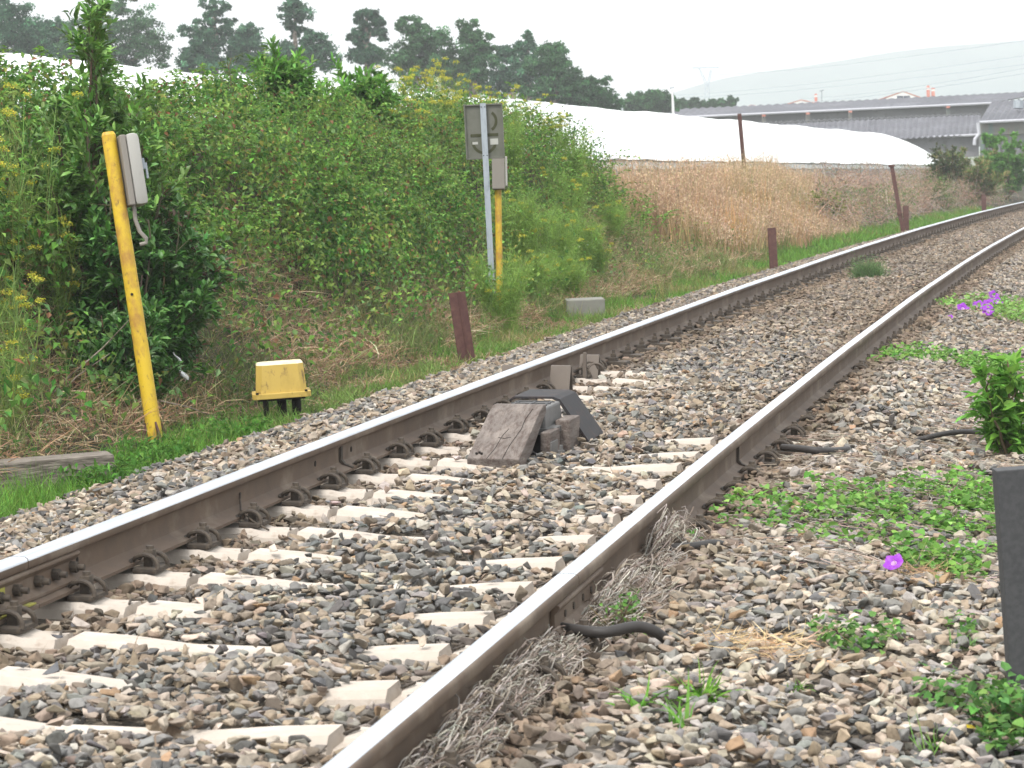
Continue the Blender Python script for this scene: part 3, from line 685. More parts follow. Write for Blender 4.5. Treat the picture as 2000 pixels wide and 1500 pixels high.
lean_post('tall_post', 'tall dark rusty post rising out of the dry grass before the white greenhouse', 'post', 1462, 424, 1444, 222, 60.0, railpost('T'))

# concrete block by the verge and timber beam under the yellow post
g = SB(); g.box((-.21, -.2, -.3), (.21, .25, .17), .012); o = g.build('concrete_block', ['block']); o.matrix_world = FU(30.2, -3.1, -.5, yaw=-.25); tag(o, 'weathered grey concrete block half hidden in the verge beyond the sign', 'concrete block')
g = SB(); g.prism([(-.55, -.12), (-.52, .075), (-.45, .085), (.34, .09), (.36, -.12)], 1, -.12, .12, .01); o = g.build('timber_beam', ['oldwood'])
p = W(on(95, 925, -.47)); o.matrix_world = Matrix.Translation(p) @ Matrix.Rotation(.30, 4, 'Z') @ Matrix.Rotation(-.0, 4, 'Y'); tag(o, 'old cracked grey timber beam lying under the leaning yellow post', 'timber beam')
# dark post standing at the right edge
g = SB(); g.box((-.045, -.035, -.25), (.045, .035, .685), .003, taper=(1.12, 1.1)); o = g.build('marker_post', ['post'])
p = W(on(2006, 1385, -.31)); o.matrix_world = Matrix.Translation(p) @ Matrix.Rotation(-.034, 4, 'Y'); tag(o, 'plain dark grey square post standing at the right picture edge', 'post')

# ---------------------------------------------------------------- pipes and cables at the right rail
def pipe(label, pts, r, name='cable_pipe'):
    P = [W(on(px, py, z)) for px, py, z in pts]; b = P[0].copy()
    # Catmull-Rom smoothing
    Q = []
    PP = [P[0]] + P + [P[-1]]
    for i in range(1, len(PP) - 2):
        for t_ in np.linspace(0, 1, 6, endpoint=False):
            a, b_, c, d = PP[i - 1], PP[i], PP[i + 1], PP[i + 2]
            Q.append(.5 * ((2 * b_) + (-a + c) * t_ + (2 * a - 5 * b_ + 4 * c - d) * t_ ** 2 + (-a + 3 * b_ - 3 * c + d) * t_ ** 3))
    Q.append(P[-1]); g = SB(); g.tube([q - b for q in Q], r, 10); o = g.build(name, ['pipe'], None, True); o.location = b
    return tag(o, label, 'cable pipe')
pipe('black bent pipe lying beside the dead roots, nearest the camera', [(1075, 1222, -.13), (1120, 1230, -.12), (1180, 1235, -.115), (1245, 1224, -.11), (1290, 1240, -.14), (1332, 1285, -.24)], .0165)
pipe('black pipe end running from the right rail into green weeds', [(1268, 1066, -.14), (1300, 1070, -.125), (1350, 1068, -.125), (1400, 1062, -.135), (1442, 1076, -.19)], .016)
pipe('brown cable crossing in front of the last spring clips', [(1528, 874, -.13), (1560, 876, -.125), (1610, 881, -.13), (1655, 878, -.16)], .017)
pipe('thin brown cable lying on gravel near the leafy weed', [(1785, 862, -.20), (1810, 855, -.175), (1840, 848, -.165), (1880, 843, -.165), (1930, 845, -.2)], .014)

# ---------------------------------------------------------------- greenhouse tunnel behind the bank
def gl(d, off=0.): return -13.9 + .222 * d + off       # ridge line of the tunnel in the track frame
def tunnel(name, label, d0, d1, off, zr, ze0, ze1, hw, cat='greenhouse'):
    base = W(np.array([gl(d0, off), d0, 0.])); t = thing(name, label, cat, Matrix.Translation(base))
    ds = np.arange(d0, d1 + .1, .6); na = 22; vs = []
    for i, d in enumerate(ds):
        ze = np.interp(d, [50, 140], [ze0, ze1]); hoop = .5 + .5 * math.cos(2 * math.pi * d / 2.4)
        for j in range(na):
            xx = 1 - 2 * j / (na - 1); x = xx * hw; a = math.acos(xx)
            zz = ze + (zr - ze) * (1 - abs(xx) ** 1.75) + .035 * hoop * math.sin(a) + .018 * math.sin(d * 1.9 + j * .9) + .02 * math.sin(d * .37 + j * .3)
            vs.append(W(np.array([gl(d, off) + x, d - .22 * x, zz])) - base)
    f = [(i * na + j, i * na + j + 1, (i + 1) * na + j + 1, (i + 1) * na + j) for i in range(len(ds) - 1) for j in range(na - 1)]
    f += [tuple(range(na))[::-1], tuple((len(ds) - 1) * na + j for j in range(na))]
    g = SB(); g.poly(vs, f); g.build('roof_film', ['plastic'], t, True)
    g = SB(); n2 = len(ds); vs = []
    for d in ds:
        ze = np.interp(d, [50, 140], [ze0, ze1])
        for z, w in ((ze - .02, hw + .01), (ze - .17, hw + .03), (ze - .18, hw - .05)): vs.append(W(np.array([gl(d, off) + w + .01 * math.sin(d * 3), d - .22 * w, z + .01 * math.sin(d * 2.1)])) - base)
    g.poly(vs, [(i * 3 + j, (i + 1) * 3 + j, (i + 1) * 3 + j + 1, i * 3 + j + 1) for i in range(n2 - 1) for j in range(2)]); g.build('side_skirt', ['skirt'], t)
    g = SB(); vs = []
    for d in ds:
        ze = np.interp(d, [50, 140], [ze0, ze1])
        for z in (ze - .17, ze - 1.3): vs.append(W(np.array([gl(d, off) + hw, d - .22 * hw, z])) - base)
    g.poly(vs, [(i * 2, (i + 1) * 2, (i + 1) * 2 + 1, i * 2 + 1) for i in range(n2 - 1)]); g.build('low_wall', ['lowwall'], t)
    g = SB(); g.tube([W(np.array([gl(d, off) + hw + .03, d - .22 * hw, np.interp(d, [50, 140], [ze0, ze1]) - .01 + .012 * math.sin(d * .7)])) - base for d in ds], .014, 5); g.build('eave_rope', ['wire'], t)
    return t
tunnel('greenhouse', 'long white plastic tunnel greenhouse beyond the bank and dry grass', 28, 152, 0, 2.46, 1.18, .77, 4.0)
tunnel('greenhouse', 'second white plastic tunnel greenhouse mostly hidden behind the first, right end showing', 60, 176, -6.2, 2.1, .8, .5, 3.4)
g = SB()
for px in (1684, 1700, 1745):
    p = W(atT(px, 355, 88)); q = W(atT(px, 328, 88)); g = SB(); g.tube([p, q], .03, 6); o = g.build('hoop_stub', ['galv']); tag(o, {1684: 'leftmost', 1700: 'middle', 1745: 'rightmost'}[px] + ' bare hoop stub against the low greenhouse wall near the thin leaning post', 'hoop stub', 'hoop stubs at the low wall')

# ---------------------------------------------------------------- warehouses, houses, pylon, wires
def slab(t, name, m, quad, thick=.25, sub=None):
    """solid sheet through four world points, given thickness downwards/back"""
    g = SB(); q = [Vector(p) for p in quad]; n = (q[1] - q[0]).cross(q[3] - q[0]).normalized()
    org = Vector(t.matrix_world.translation)
    vs = [p - org for p in q] + [p - n * thick - org for p in q]
    g.poly(vs, [(0, 1, 2, 3), (7, 6, 5, 4), (0, 4, 5, 1), (1, 5, 6, 2), (2, 6, 7, 3), (3, 7, 4, 0)]); return g.build(name, [m], sub or t)
def corr(t, name, m, A, B, Cc, D, pitch=.34, amp=.05):
    """corrugated sheet: A-B lower edge, D-C upper edge"""
    A, B, Cc, D = [Vector(p) for p in (A, B, Cc, D)]; n = int((B - A).length / pitch * 4); nn = (B - A).cross(D - A).normalized(); org = Vector(t.matrix_world.translation)
    if nn.z < 0: nn = -nn
    vs = []
    for i in range(n + 1):
        u = i / n; o = nn * (amp * math.sin(i * math.pi / 2))
        vs += [A.lerp(B, u) + o - org, D.lerp(Cc, u) + o - org, A.lerp(B, u) + o - nn * .04 - org]
    f = [(3 * i, 3 * i + 3, 3 * i + 4, 3 * i + 1) for i in range(n)] + [(3 * i + 2, 3 * i + 5, 3 * i + 3, 3 * i) for i in range(n)]
    g = SB(); g.poly(vs, f); return g.build(name, [m], t)
def stick(t, name, m, pts, r, n=6, sub=None):
    org = Vector(t.matrix_world.translation); g = SB(); g.tube([Vector(p) - org for p in pts], r, n); return g.build(name, [m], sub or t)
# main long shed
t = thing('warehouse', 'long grey fibre cement roofed warehouse across the field', 'warehouse', Matrix.Translation(at(1600, 240, 205)))
corr(t, 'roof', 'asbestos', at(1240, 232, 203), at(1940, 201, 200), at(2080, 176, 214), at(1240, 217, 214), .5)
slab(t, 'wall', 'wall', [at(1240, 300, 203.6), at(1960, 285, 200.6), at(1960, 201, 200.6), at(1240, 233, 203.6)])
stick(t, 'gutter', 'gutter', [at(1240, 233.5, 202.7), at(1940, 201.5, 199.7)], .09)
for px in (1492, 1578, 1661, 1852): 
    y = 233.5 - (px - 1240) * .0457
    slab(t, 'pillar', 'wall2', [at(px - 3.5, y + 22, 200.2), at(px + 3.5, y + 22, 200.2), at(px + 3.5, y + 2, 200.2), at(px - 3.5, y + 2, 200.2)], .2)
    slab(t, 'brick_patch', 'tile', [at(px - 3.5, y + 5.5, 200.0), at(px + 3.5, y + 5.2, 200.0), at(px + 3.5, y + 1.6, 200.0), at(px - 3.5, y + 1.8, 200.0)], .1)
# lower front roof
t = thing('warehouse', 'lower lean-to warehouse roof of corrugated sheets in front of the long shed', 'warehouse', Matrix.Translation(at(1750, 260, 190)))
corr(t, 'roof', 'asbestos', at(1380, 290, 185), at(1912, 263, 182), at(1916, 223, 196), at(1380, 249, 199), .38, .06)
slab(t, 'front_wall', 'wall', [at(1380, 330, 185.6), at(1912, 305, 182.6), at(1912, 264, 182.6), at(1380, 291, 185.6)])
corr(t, 'ridge_edge', 'dkgrey', at(1440, 243.5, 195.8), at(1916, 223.0, 193.0), at(1916, 221.2, 193.2), at(1440, 240.5, 196.), .38, .06)
stick(t, 'gutter', 'gutter', [at(1780, 270, 184), at(1911, 263.2, 181.7)], .08)
# right shed
t = thing('warehouse', 'right hand shed with stained concrete wall and white downpipe', 'warehouse', Matrix.Translation(at(1980, 260, 176)))
corr(t, 'roof', 'asbestos', at(1913, 237.5, 174), at(2200, 224, 172), at(2230, 184, 184), at(1938, 197, 186), .38, .06)
slab(t, 'front_wall', 'wall2', [at(1914, 264, 174.5), at(2200, 252, 172.5), at(2200, 225, 172.5), at(1914, 238.5, 174.5)])
slab(t, 'lower_wall', 'wall', [at(1914, 330, 174.9), at(2200, 320, 172.9), at(2200, 252, 172.9), at(1914, 264, 174.9)])
slab(t, 'side_wall', 'wall2', [at(1914, 330, 190), at(1914, 330, 174.6), at(1914, 238.5, 174.6), at(1924, 226, 190)])
stick(t, 'gutter', 'gutter', [at(1913, 238.8, 173.6), at(2200, 225.5, 171.6)], .09)
stick(t, 'downpipe', 'gutter', [at(1910, 240, 173.6), at(1912, 262, 173.6), at(1904, 272, 173.6), at(1903, 283, 173.6)], .11, 8)
stick(t, 'roof_vent', 'galv', [at(1989, 212, 178), at(1990, 197, 178)], .35, 8)
def house(label, A, B, apex, d, dep, chims, win=None):
    t = thing('house', label, 'house', Matrix.Translation(at(apex[0], apex[1], d)))
    a, b, c = (Vector(at(*q, d)) for q in (A, B, apex)); back = Vector((dep * .17, dep, 0)); org = Vector(t.matrix_world.translation); dn = Vector((0, 0, -3))
    g = SB(); g.poly([p - org for p in (a + dn, b + dn, b, c, a, a + dn + back, b + dn + back, b + back, c + back, a + back)], [(0, 1, 2, 3, 4), (9, 8, 7, 6, 5), (1, 6, 7, 2), (0, 4, 9, 5)]); g.build('wall', ['white'], t)
    up = Vector((0, 0, .04)); fr = back.normalized() * -.05
    ov = (b - a).normalized() * .4
    for p, q, s_ in ((a, c, -1), (c, b, 1)):
        e0 = p - ov * (s_ < 0) + Vector((0, 0, -.0)); e1 = q + ov * (s_ > 0)
        g = SB(); v = [e0 + up + fr, e1 + up + fr, e1 + up + back, e0 + up + back]; v += [x - Vector((0, 0, .09)) for x in v]
        g.poly([x - org for x in v], [(0, 1, 2, 3), (7, 6, 5, 4), (0, 4, 5, 1), (1, 5, 6, 2), (2, 6, 7, 3), (3, 7, 4, 0)]); g.build('roof', ['tile'], t)
    for (px, y0, y1, w) in chims:
        p0 = Vector(at(px, y0, d + dep * .3)); p1 = Vector(at(px, y1, d + dep * .3)); z = p1.z - p0.z; p0 -= org
        g = SB(); g.box((p0.x - w, p0.y - w, p0.z - 1), (p0.x + w, p0.y + w, p0.z + z * .72)); ch_ = g.build('chimney', ['tile'], t)
        g = SB(); g.box((p0.x - w * .85, p0.y - w * .85, p0.z + z * .72), (p0.x + w * .85, p0.y + w * .85, p0.z + z * .88)); g.build('flue', ['white'], ch_)
        g = SB(); g.box((p0.x - w * 1.15, p0.y - w * 1.15, p0.z + z * .88), (p0.x + w * 1.15, p0.y + w * 1.15, p0.z + z), taper=(.5, .5)); g.build('cap', ['tile'], ch_)
    if win:
        x0, y0, x1, y1 = win; slab(t, 'window', 'glass', [at(x0, y1, d - .05), at((x0 + x1) / 2 - .5, y1, d - .05), at((x0 + x1) / 2 - .5, y0, d - .05), at(x0, y0, d - .05)], .1)
        slab(t, 'window', 'glass', [at((x0 + x1) / 2 + .5, y1, d - .05), at(x1, y1, d - .05), at(x1, y0, d - .05), at((x0 + x1) / 2 + .5, y0, d - .05)], .1)
    return t
house('white gabled house with red tiled roof and two brick chimneys behind the warehouse', (1715, 198), (1812, 198), (1764, 178.5), 255, 9, ((1813.5, 198, 167, .14), (1823, 198, 170.5, .15)), (1752, 187, 1777, 195))
house('low white gable with red verge and one chimney, farther left behind the warehouse', (1535, 206), (1603, 206), (1565, 195), 290, 8, ((1594, 206, 183, .14),))
house('tiny red roof peeping over the warehouse ridge', (1460, 212), (1474, 212), (1467, 205), 300, 5, ())
t = thing('house', 'red tiled house roof just showing above the greenhouse ridge', 'house', Matrix.Translation(at(950, 200, 135)))
slab(t, 'roof', 'tile', [at(840, 200, 128), at(1090, 216, 128), at(1050, 198, 136), at(858, 186, 136)], .3)
slab(t, 'wall', 'white', [at(845, 260, 129), at(1085, 260, 129), at(1085, 216, 129), at(845, 201, 129)], .3)
p0 = at(857, 195, 130) - at(950, 200, 135); g = SB(); g.box((p0[0] - .17, p0[1] - .17, p0[2] - .5), (p0[0] + .17, p0[1] + .17, p0[2] + .6), .02); g.box((p0[0] - .23, p0[1] - .23, p0[2] + .6), (p0[0] + .23, p0[1] + .23, p0[2] + .66)); g.box((p0[0] - .13, p0[1] - .13, p0[2] + .66), (p0[0] + .13, p0[1] + .13, p0[2] + .80), taper=(.7, .7)); g.build('chimney', ['cpole'], t)
p0 = at(1003, 204, 130) - at(950, 200, 135); g = SB(); g.box((p0[0] - .14, p0[1] - .14, p0[2] - .5), (p0[0] + .14, p0[1] + .14, p0[2] + .55), .02); g.box((p0[0] - .19, p0[1] - .19, p0[2] + .5), (p0[0] + .19, p0[1] + .19, p0[2] + .56)); g.build('chimney', ['wall2'], t)
t = thing('antenna', 'thin television antenna beside the farther gable chimney', 'antenna', Matrix.Translation(at(1605, 203, 290))); stick(t, 'mast', 'galv', [at(1605, 206, 290), at(1605, 177, 290)], .05); stick(t, 'dipole', 'galv', [at(1601, 178, 290), at(1609, 176, 290)], .06)
# concrete pole
t = thing('utility_pole', 'pale tapered concrete utility pole behind the greenhouse ridge', 'utility pole', Matrix.Translation(at(1316, 240, 165)))
g = SB(); g.cyl((0, 0, -3), tuple(at(1313, 172, 165) - at(1316, 240, 165)), .13, .07, n=10); g.build('pole', ['cpole'], t)
stick(t, 'cross_arm', 'galv', [at(1308.5, 172.5, 165), at(1316, 170.5, 165)], .05)
# lattice pylon
D = 420.
t = thing('pylon', 'pale lattice electricity pylon with Y shaped head rising behind far trees', 'pylon', Matrix.Translation(at(1381, 215, D)))
L2 = [(1376, 222), (1377.5, 168), (1379, 160)]; R2 = [(1387, 222), (1384.5, 168), (1384, 160)]
def ln(a, b, r=.075, dz=0): stick(t, 'lattice_bar', 'lattice', [at(*a, D + dz), at(*b, D + dz)], r, 4)
def lerp2(P, u): u *= len(P) - 1; i = min(int(u), len(P) - 2); u -= i; return (P[i][0] + (P[i + 1][0] - P[i][0]) * u, P[i][1] + (P[i + 1][1] - P[i][1]) * u)
def ladder(name, P, Q, n, r=.07):
    g = SB(); org = Vector(t.matrix_world.translation)
    for P_ in (P, Q):
        for dz in (0, .9): g.tube([Vector(at(*p, D + dz)) - org for p in P_], r, 4)
    for i in range(n):
        a, b, c, d = lerp2(P, i / n), lerp2(Q, i / n), lerp2(P, (i + 1) / n), lerp2(Q, (i + 1) / n)
        g.tube([Vector(at(*a, D)) - org, Vector(at(*d, D)) - org], r * .8, 4); g.tube([Vector(at(*b, D + .9)) - org, Vector(at(*c, D + .9)) - org], r * .8, 4)
    return g.build(name, ['lattice'], t)
ladder('tower_leg', [(1375.5, 224), (1377.5, 168), (1378, 163)], [(1387.5, 224), (1385, 168), (1384.5, 163)], 11)
ladder('head_arm', [(1377, 166), (1371, 150), (1364, 133)], [(1380.5, 161), (1375.5, 150), (1366.5, 133)], 7, .055)
ladder('head_arm', [(1385, 166), (1388.5, 150), (1390, 137)], [(1381.5, 161), (1384.5, 150), (1387, 137)], 7, .055)
ladder('cross_beam', [(1352, 132), (1404, 131)], [(1352, 133.4), (1404, 132.4)], 8, .05)
def wire(label, pts, ds, r):
    q = [at(px, py, d) for (px, py), d in zip(pts, ds)]; b = q[0]; n = 24; P = []
    A = np.array(q); u = np.linspace(0, 1, len(q))
    for k in np.linspace(0, 1, n): P.append(Vector([np.interp(k, u, A[:, i]) for i in range(3)]) - Vector(b))
    # slight sag
    P = [p - Vector((0, 0, 1)) * (4 * (i / (n - 1)) * (1 - i / (n - 1))) * .4 for i, p in enumerate(P)]
    g = SB(); g.tube(P, [r * (1 - .55 * i / (n - 1)) for i in range(n)], 4); o = g.build('power_line', ['lattice']); o.location = b
    tag(o, label, 'power line', 'overhead power lines on the right')
for k, (a, b, lab) in enumerate((((1404, 146), (2060, 70), 'highest thin power line sloping up to the right edge'), ((1320, 186), (2060, 100), 'second thin power line from the top'), ((1320, 191), (2060, 118), 'third thin power line from the top'), ((1560, 193), (2060, 122.), 'fourth power line, ending low behind the farther gable'), ((1500, 204), (2060, 133.), 'lowest thin power line just above the warehouse roofs'))):
    wire(lab, (a, b), (400 - 20 * k, 170), .045)

# ---------------------------------------------------------------- background trees
def tree(name, label, px, ytop, ybot, wpx, d, blobs, col, nl=5200, trunk=True, lsz=.22, sparse=1.0):
    base = at(px, ybot + 60, d); t = thing(name, label, 'tree', Matrix.Translation(base), 'trees behind the greenhouse')
    nb = NB(); tot = sum(b[2] * b[3] for b in blobs)
    for (bx, by, rx, ry) in blobs:
        n = int(nl * rx * ry / tot * sparse) + 60; c0 = at(bx, by, d); sc = d / FPX; rX, rZ = rx * sc, ry * sc; rY = (rX + rZ) * .5
        # sub clumps inside the blob
        m = max(9, int(n / 55)); cc = rdir(m) * (rnd(m) ** .42 * 1.12)[:, None] * np.array([rX, rY, rZ]) + c0 + rng.normal(0, .18, (m, 3)) * min(rX, rZ)
        cr = rnd(m, .16, .38) * max(min(rX, rZ), .35)
        w = rng.integers(0, m, n); q = rdir(n) * (rnd(n) ** .5)[:, None] * cr[w][:, None] * np.array([1.35, 1.35, .7]) + cc[w]
        sh = np.exp(rng.normal(0, .28, m))[w][:, None]
        c = colr(col, n, .22, .08) * sh
        D = unit(rdir(n) + np.array([0, 0, -.4])); leaves(nb, q, D, unit(rdir(n) + np.array([0, 0, .8])), rnd(n, .7, 1.3) * lsz, rnd(n, .5, .8) * lsz, c)
    nb.build('crown', 'far', t, world=True)
    org = Vector(base); g = SB(); top = Vector(at(blobs[0][0], blobs[0][1] , d)) - org
    g.tube([(0, 0, -2), top * .5 + Vector((.1, 0, 0)), top], [.32, .2, .06], 8)
    for (bx, by, rx, ry) in blobs[1:]:
        e = Vector(at(bx, by, d)) - org; s0 = top * max(.25, min(.9, (e.z - ry * d / FPX * 1.2) / max(top.z, .1))); g.tube([s0, s0.lerp(e, .5) + Vector((0, 0, .2)), e], [.12, .08, .03], 6)
    g.build('trunk', ['bark'], t)
EU = (.052, .125, .068); OK_ = (.05, .125, .048); PN = (.04, .105, .04)
T = [
 ('broad dark tree at the left picture edge', 40, [(30, 60, 48, 45), (5, 30, 30, 30), (70, 95, 30, 35), (20, 110, 60, 30)], EU, 150, 1.3),
 ('small round topped tree between the left edge tree and the big dome', 115, [(112, 60, 24, 20), (110, 100, 22, 25)], EU, 165, 1),
 ('big dome shaped tree with the tallest crown on the left', 215, [(215, 45, 55, 42), (170, 70, 45, 36), (262, 70, 45, 45), (300, 100, 36, 38), (150, 105, 45, 30), (225, 105, 70, 35), (243, 6, 26, 20)], OK_, 160, 1.4),
 ('tall thin eucalyptus with round top above a broad lower crown', 415, [(418, 18, 28, 20), (385, 55, 32, 20), (440, 52, 26, 18), (420, 90, 42, 30), (375, 110, 32, 30), (415, 130, 55, 25)], EU, 150, 1.2),
 ('bushy tree right of the thin eucalyptus', 485, [(485, 70, 22, 22), (478, 105, 34, 30), (500, 125, 35, 25)], EU, 155, 1),
 ('slender tree with a small airy crown near the top edge', 575, [(575, 25, 28, 24), (576, 60, 12, 12), (610, 85, 28, 26), (560, 105, 30, 25), (625, 110, 30, 25)], EU, 150, 1),
 ('thin tree with a curved airy crown left of the fennel', 717, [(715, 36, 24, 16), (738, 58, 16, 18), (700, 72, 18, 14), (715, 105, 32, 22)], EU, 150, .9),
 ('wide conical tree above the yellow fennel flowers', 815, [(802, 48, 26, 20), (815, 82, 44, 30), (860, 100, 34, 34), (790, 120, 48, 30), (840, 140, 50, 30)], OK_, 145, 1.25),
 ('pointed tree with rounded head behind the sign', 923, [(920, 62, 24, 22), (940, 78, 20, 16), (925, 110, 38, 32), (910, 150, 44, 30)], OK_, 145, 1.1),
 ('narrow spiky tree between two rounder trees', 1028, [(1030, 80, 14, 18), (1012, 100, 30, 20), (980, 110, 20, 22), (1020, 140, 40, 34), (980, 160, 45, 28)], EU, 150, 1),
 ('broad round tree at the right end of the tall tree row', 1080, [(1085, 112, 28, 26), (1065, 130, 34, 28), (1095, 150, 30, 30), (1070, 180, 52, 26)], OK_, 145, 1.2),
 ('low spreading dark tree sloping down to the greenhouse ridge', 1150, [(1130, 172, 32, 26), (1165, 188, 34, 28), (1190, 204, 26, 20), (1140, 205, 45, 18)], PN, 145, 1.2),
 ('isolated rounded tree left of the concrete pole', 1270, [(1268, 198, 38, 20), (1245, 205, 22, 18), (1298, 204, 20, 18)], OK_, 190, 1),
 ('low clump of trees left of the pylon foot', 1348, [(1345, 205, 22, 13), (1330, 208, 12, 12), (1365, 208, 14, 10)], PN, 230, .6),
 ('low clump of pointed trees right of the pylon foot', 1410, [(1402, 205, 20, 12), (1425, 204, 13, 13), (1390, 208, 14, 10)], PN, 230, .6)]
for lab, px, bl, col, d, k in T: tree('broadleaf_tree', lab, px, 0, 200, 0, d, bl, col, int(11000 * k), sparse=1, lsz=.17 if d < 180 else .22)

# ---------------------------------------------------------------- bank vegetation
def sect(s):                          # cross-section of the bank by arc length, for brambles
    return BANK1
_bt = np.array([q for q in BANK1 if -7.2 <= q[0] <= -3.15])[::-1]   # from toe upwards
_al = np.concatenate([[0], np.cumsum(np.hypot(np.diff(_bt[:, 0]), np.diff(_bt[:, 1])))])
def bank_pt(s, u):                    # u in 0..1 from toe to the back of the crest
    a = u * _al[-1]; lat = np.interp(a, _al, _bt[:, 0]); e = .02
    l1 = np.interp(np.clip(a + e, 0, _al[-1]), _al, _bt[:, 0]); l0 = np.interp(np.clip(a - e, 0, _al[-1]), _al, _bt[:, 0])
    z = G(s, lat); dz = G(s, l1) - G(s, l0); dl = l1 - l0
    t = TH0 + KAP * s; n2 = unit(np.stack([-dz, dl], -1)); n2 = np.where(n2[:, 1:] < 0, -n2, n2)   # (lat, z) normal pointing up
    P = TR(s, lat, z); Nn = np.stack([np.cos(t) * n2[:, 0], -np.sin(t) * n2[:, 0], n2[:, 1]], -1)
    return P, Nn, lat, z
def inview(P, m=260):
    px, py, d = proj(P); return (px > -m) & (px < 2000 + m) & (py > -m)
GREENS = np.array([(.105, .24, .042), (.155, .28, .055), (.065, .165, .032), (.21, .31, .07), (.115, .21, .06)])
def hollow(q): return np.clip((noise(q, 2.3, 66, 2) - .60) * 7, 0, 1)
def thick(s, u):
    q = np.stack([s, u * 4.2, s * 0], 1)
    ho = 1 - .75 * hollow(q)
    return ho * (.05 + 1.05 * np.clip(noise(q, 1.0, 61, 3) - .22, 0, 1) + .34 * np.clip(noise(q, 3.2, 63, 2) - .38, 0, 1))
# brambles
n = 300000; s = rnd(n, 13, 46); u = rnd(n) ** .9 * .98 + .02
P, Nn, lat, z = bank_pt(s, u)
q = np.stack([s, u * 4.2, s * 0], 1)
low = np.clip((z + .0 + 1.3 * (noise(q, .7, 71, 2) - .5)) / .4, 0, 1)       # 0 near the toe: dry litter instead
fade = np.clip((45 - s) / 5, 0, 1)
ok = (rnd(n) < (.10 + .9 * low) * fade * (1 - .6 * hollow(q)) * np.where((s > 30) & (u < .5), .45, 1)) & inview(P); P, Nn, s, u, z, q = (a[ok] for a in (P, Nn, s, u, z, q)); n = len(P)
T_ = thick(s, u); hgt = T_ * (1 - rnd(n) ** 2.2 * .75)
P = P + Nn * hgt[:, None] + UP * (T_ * .25 * rnd(n))[:, None] + rng.normal(0, .02, (n, 3))
hue = noise(q, .9, 81, 2); ci = np.clip((hue * 7 - 1).astype(int), 0, 4); c = GREENS[np.where(rnd(n) < .5, ci, rng.integers(0, 5, n))]
yel = (rnd(n) < .05); c = np.where(yel[:, None], np.array([.26, .24, .06]), c); br = rnd(n) < .05; c = np.where(br[:, None], np.array([.20, .10, .055]), c)
c = colr(c, n, .26, .07); gy = rnd(n) < .12; c[gy] = c[gy] * .5 + np.array([.17, .25, .13]) * .5
N2 = unit(Nn * .8 + UP * .5 + rdir(n) * .85); D = unit(np.cross(N2, rdir(n)) + np.array([0, 0, -.35]))
nb = NB(); nearf = np.clip(1.35 - s / 70, .8, 1.2)
leaves(nb, P, D, N2, rnd(n, .036, .072) * nearf, rnd(n, .025, .050) * nearf, c)
# arching canes with leaf rows
m = 2400; s = rnd(m, 14, 43); u = np.where(rnd(m) < .45, rnd(m, .72, .95), rnd(m, .3, .95)); P, Nn, lat, z = bank_pt(s, u); P = P + Nn * (thick(s, u) * .8)[:, None]
ok = inview(P); P, Nn, s = P[ok], Nn[ok], s[ok]; m = len(P)
dr = unit(Nn * .7 + UP * .6 + rdir(m) * .6); Lc = rnd(m, .3, .8); k = 9; tt = np.linspace(0, 1, k)[None, :, None]
path = P[:, None] + dr[:, None] * Lc[:, None, None] * tt - UP * Lc[:, None, None] * .42 * tt ** 2
strands(nb, path, .0028, colr((.16, .12, .06), m, .3), 3)
for j in range(1, k):
    for sd_ in (-1, 1, 0):
        a = path[:, j] ; T2 = unit(path[:, j] - path[:, j - 1]); S2 = unit(np.cross(T2, UP)); DD = unit(T2 * .5 + S2 * sd_ + rdir(m) * .3 - UP * .1)
        leaves(nb, a, DD, unit(UP + Nn * .6 + rdir(m) * .4), rnd(m, .035, .06), rnd(m, .026, .04), colr(GREENS[1], m, .25, .1))
o = nb.build('bramble_thicket', 'leaf', origin=(0, 0, 0)); tag(o, 'dense green bramble thicket covering the bank behind the track', 'brambles', kind='stuff')

# dry litter, tangled stems and herbs on the lower bank
nb = NB(); n = 85000; s = rnd(n, 12.5, 47); u = rnd(n) ** 1.35 * .78
P, Nn, lat, z = bank_pt(s, u); q = np.stack([s, u * 4.2, s * 0], 1)
low = 1 - np.clip((z - .05 + 1.3 * (noise(q, .7, 71, 2) - .5)) / .5, 0, 1); ok = (rnd(n) < low * 1.0 + .03) & inview(P) & (lat < -3.3)
P, Nn, s, u, q = (a[ok] for a in (P, Nn, s, u, q)); n = len(P)
gr = noise(q, 1.6, 91, 2) + (rnd(n) - .5) * .35
dry = np.array([(.42, .30, .18), (.30, .19, .115), (.50, .40, .27), (.22, .13, .085), (.36, .23, .14)])[rng.integers(0, 5, n)]
grn = np.array([(.12, .17, .05), (.16, .20, .07)])[rng.integers(0, 2, n)]
isg = gr > .60; c = colr(np.where(isg[:, None], grn, dry), n, .25, .06)
D = unit(rdir(n) * np.array([1, 1, .55]) + UP * .25 + Nn * .35 + np.where(isg[:, None], UP * .8, 0)); L_ = rnd(n, .08, .34)
blades(nb, P + Nn * (rnd(n) * .16)[:, None], D, L_, rnd(n, .003, .0075), rdir(n) * .35 - UP * .35, c, 3)
n = 16000; s = rnd(n, 16.5, 34); lat = rnd(n, -3.5, -2.7); P = TR(s, lat, G(s, lat)); q = np.stack([s, lat * 2, s * 0], 1); ok = inview(P); P, q = P[ok], q[ok]; n = len(P)
isg = noise(q, 1.5, 301, 2) > .5; c = colr(np.where(isg[:, None], np.array([.15, .23, .06]), dry[rng.integers(0, len(dry), n)]), n, .25, .06)
blades(nb, P, unit(rdir(n) * np.array([1, 1, .5]) + UP * .35 + np.where(isg[:, None], UP * .9, 0)), rnd(n, .05, .17), rnd(n, .004, .008), rdir(n) * .35 - UP * .3, c, 3)
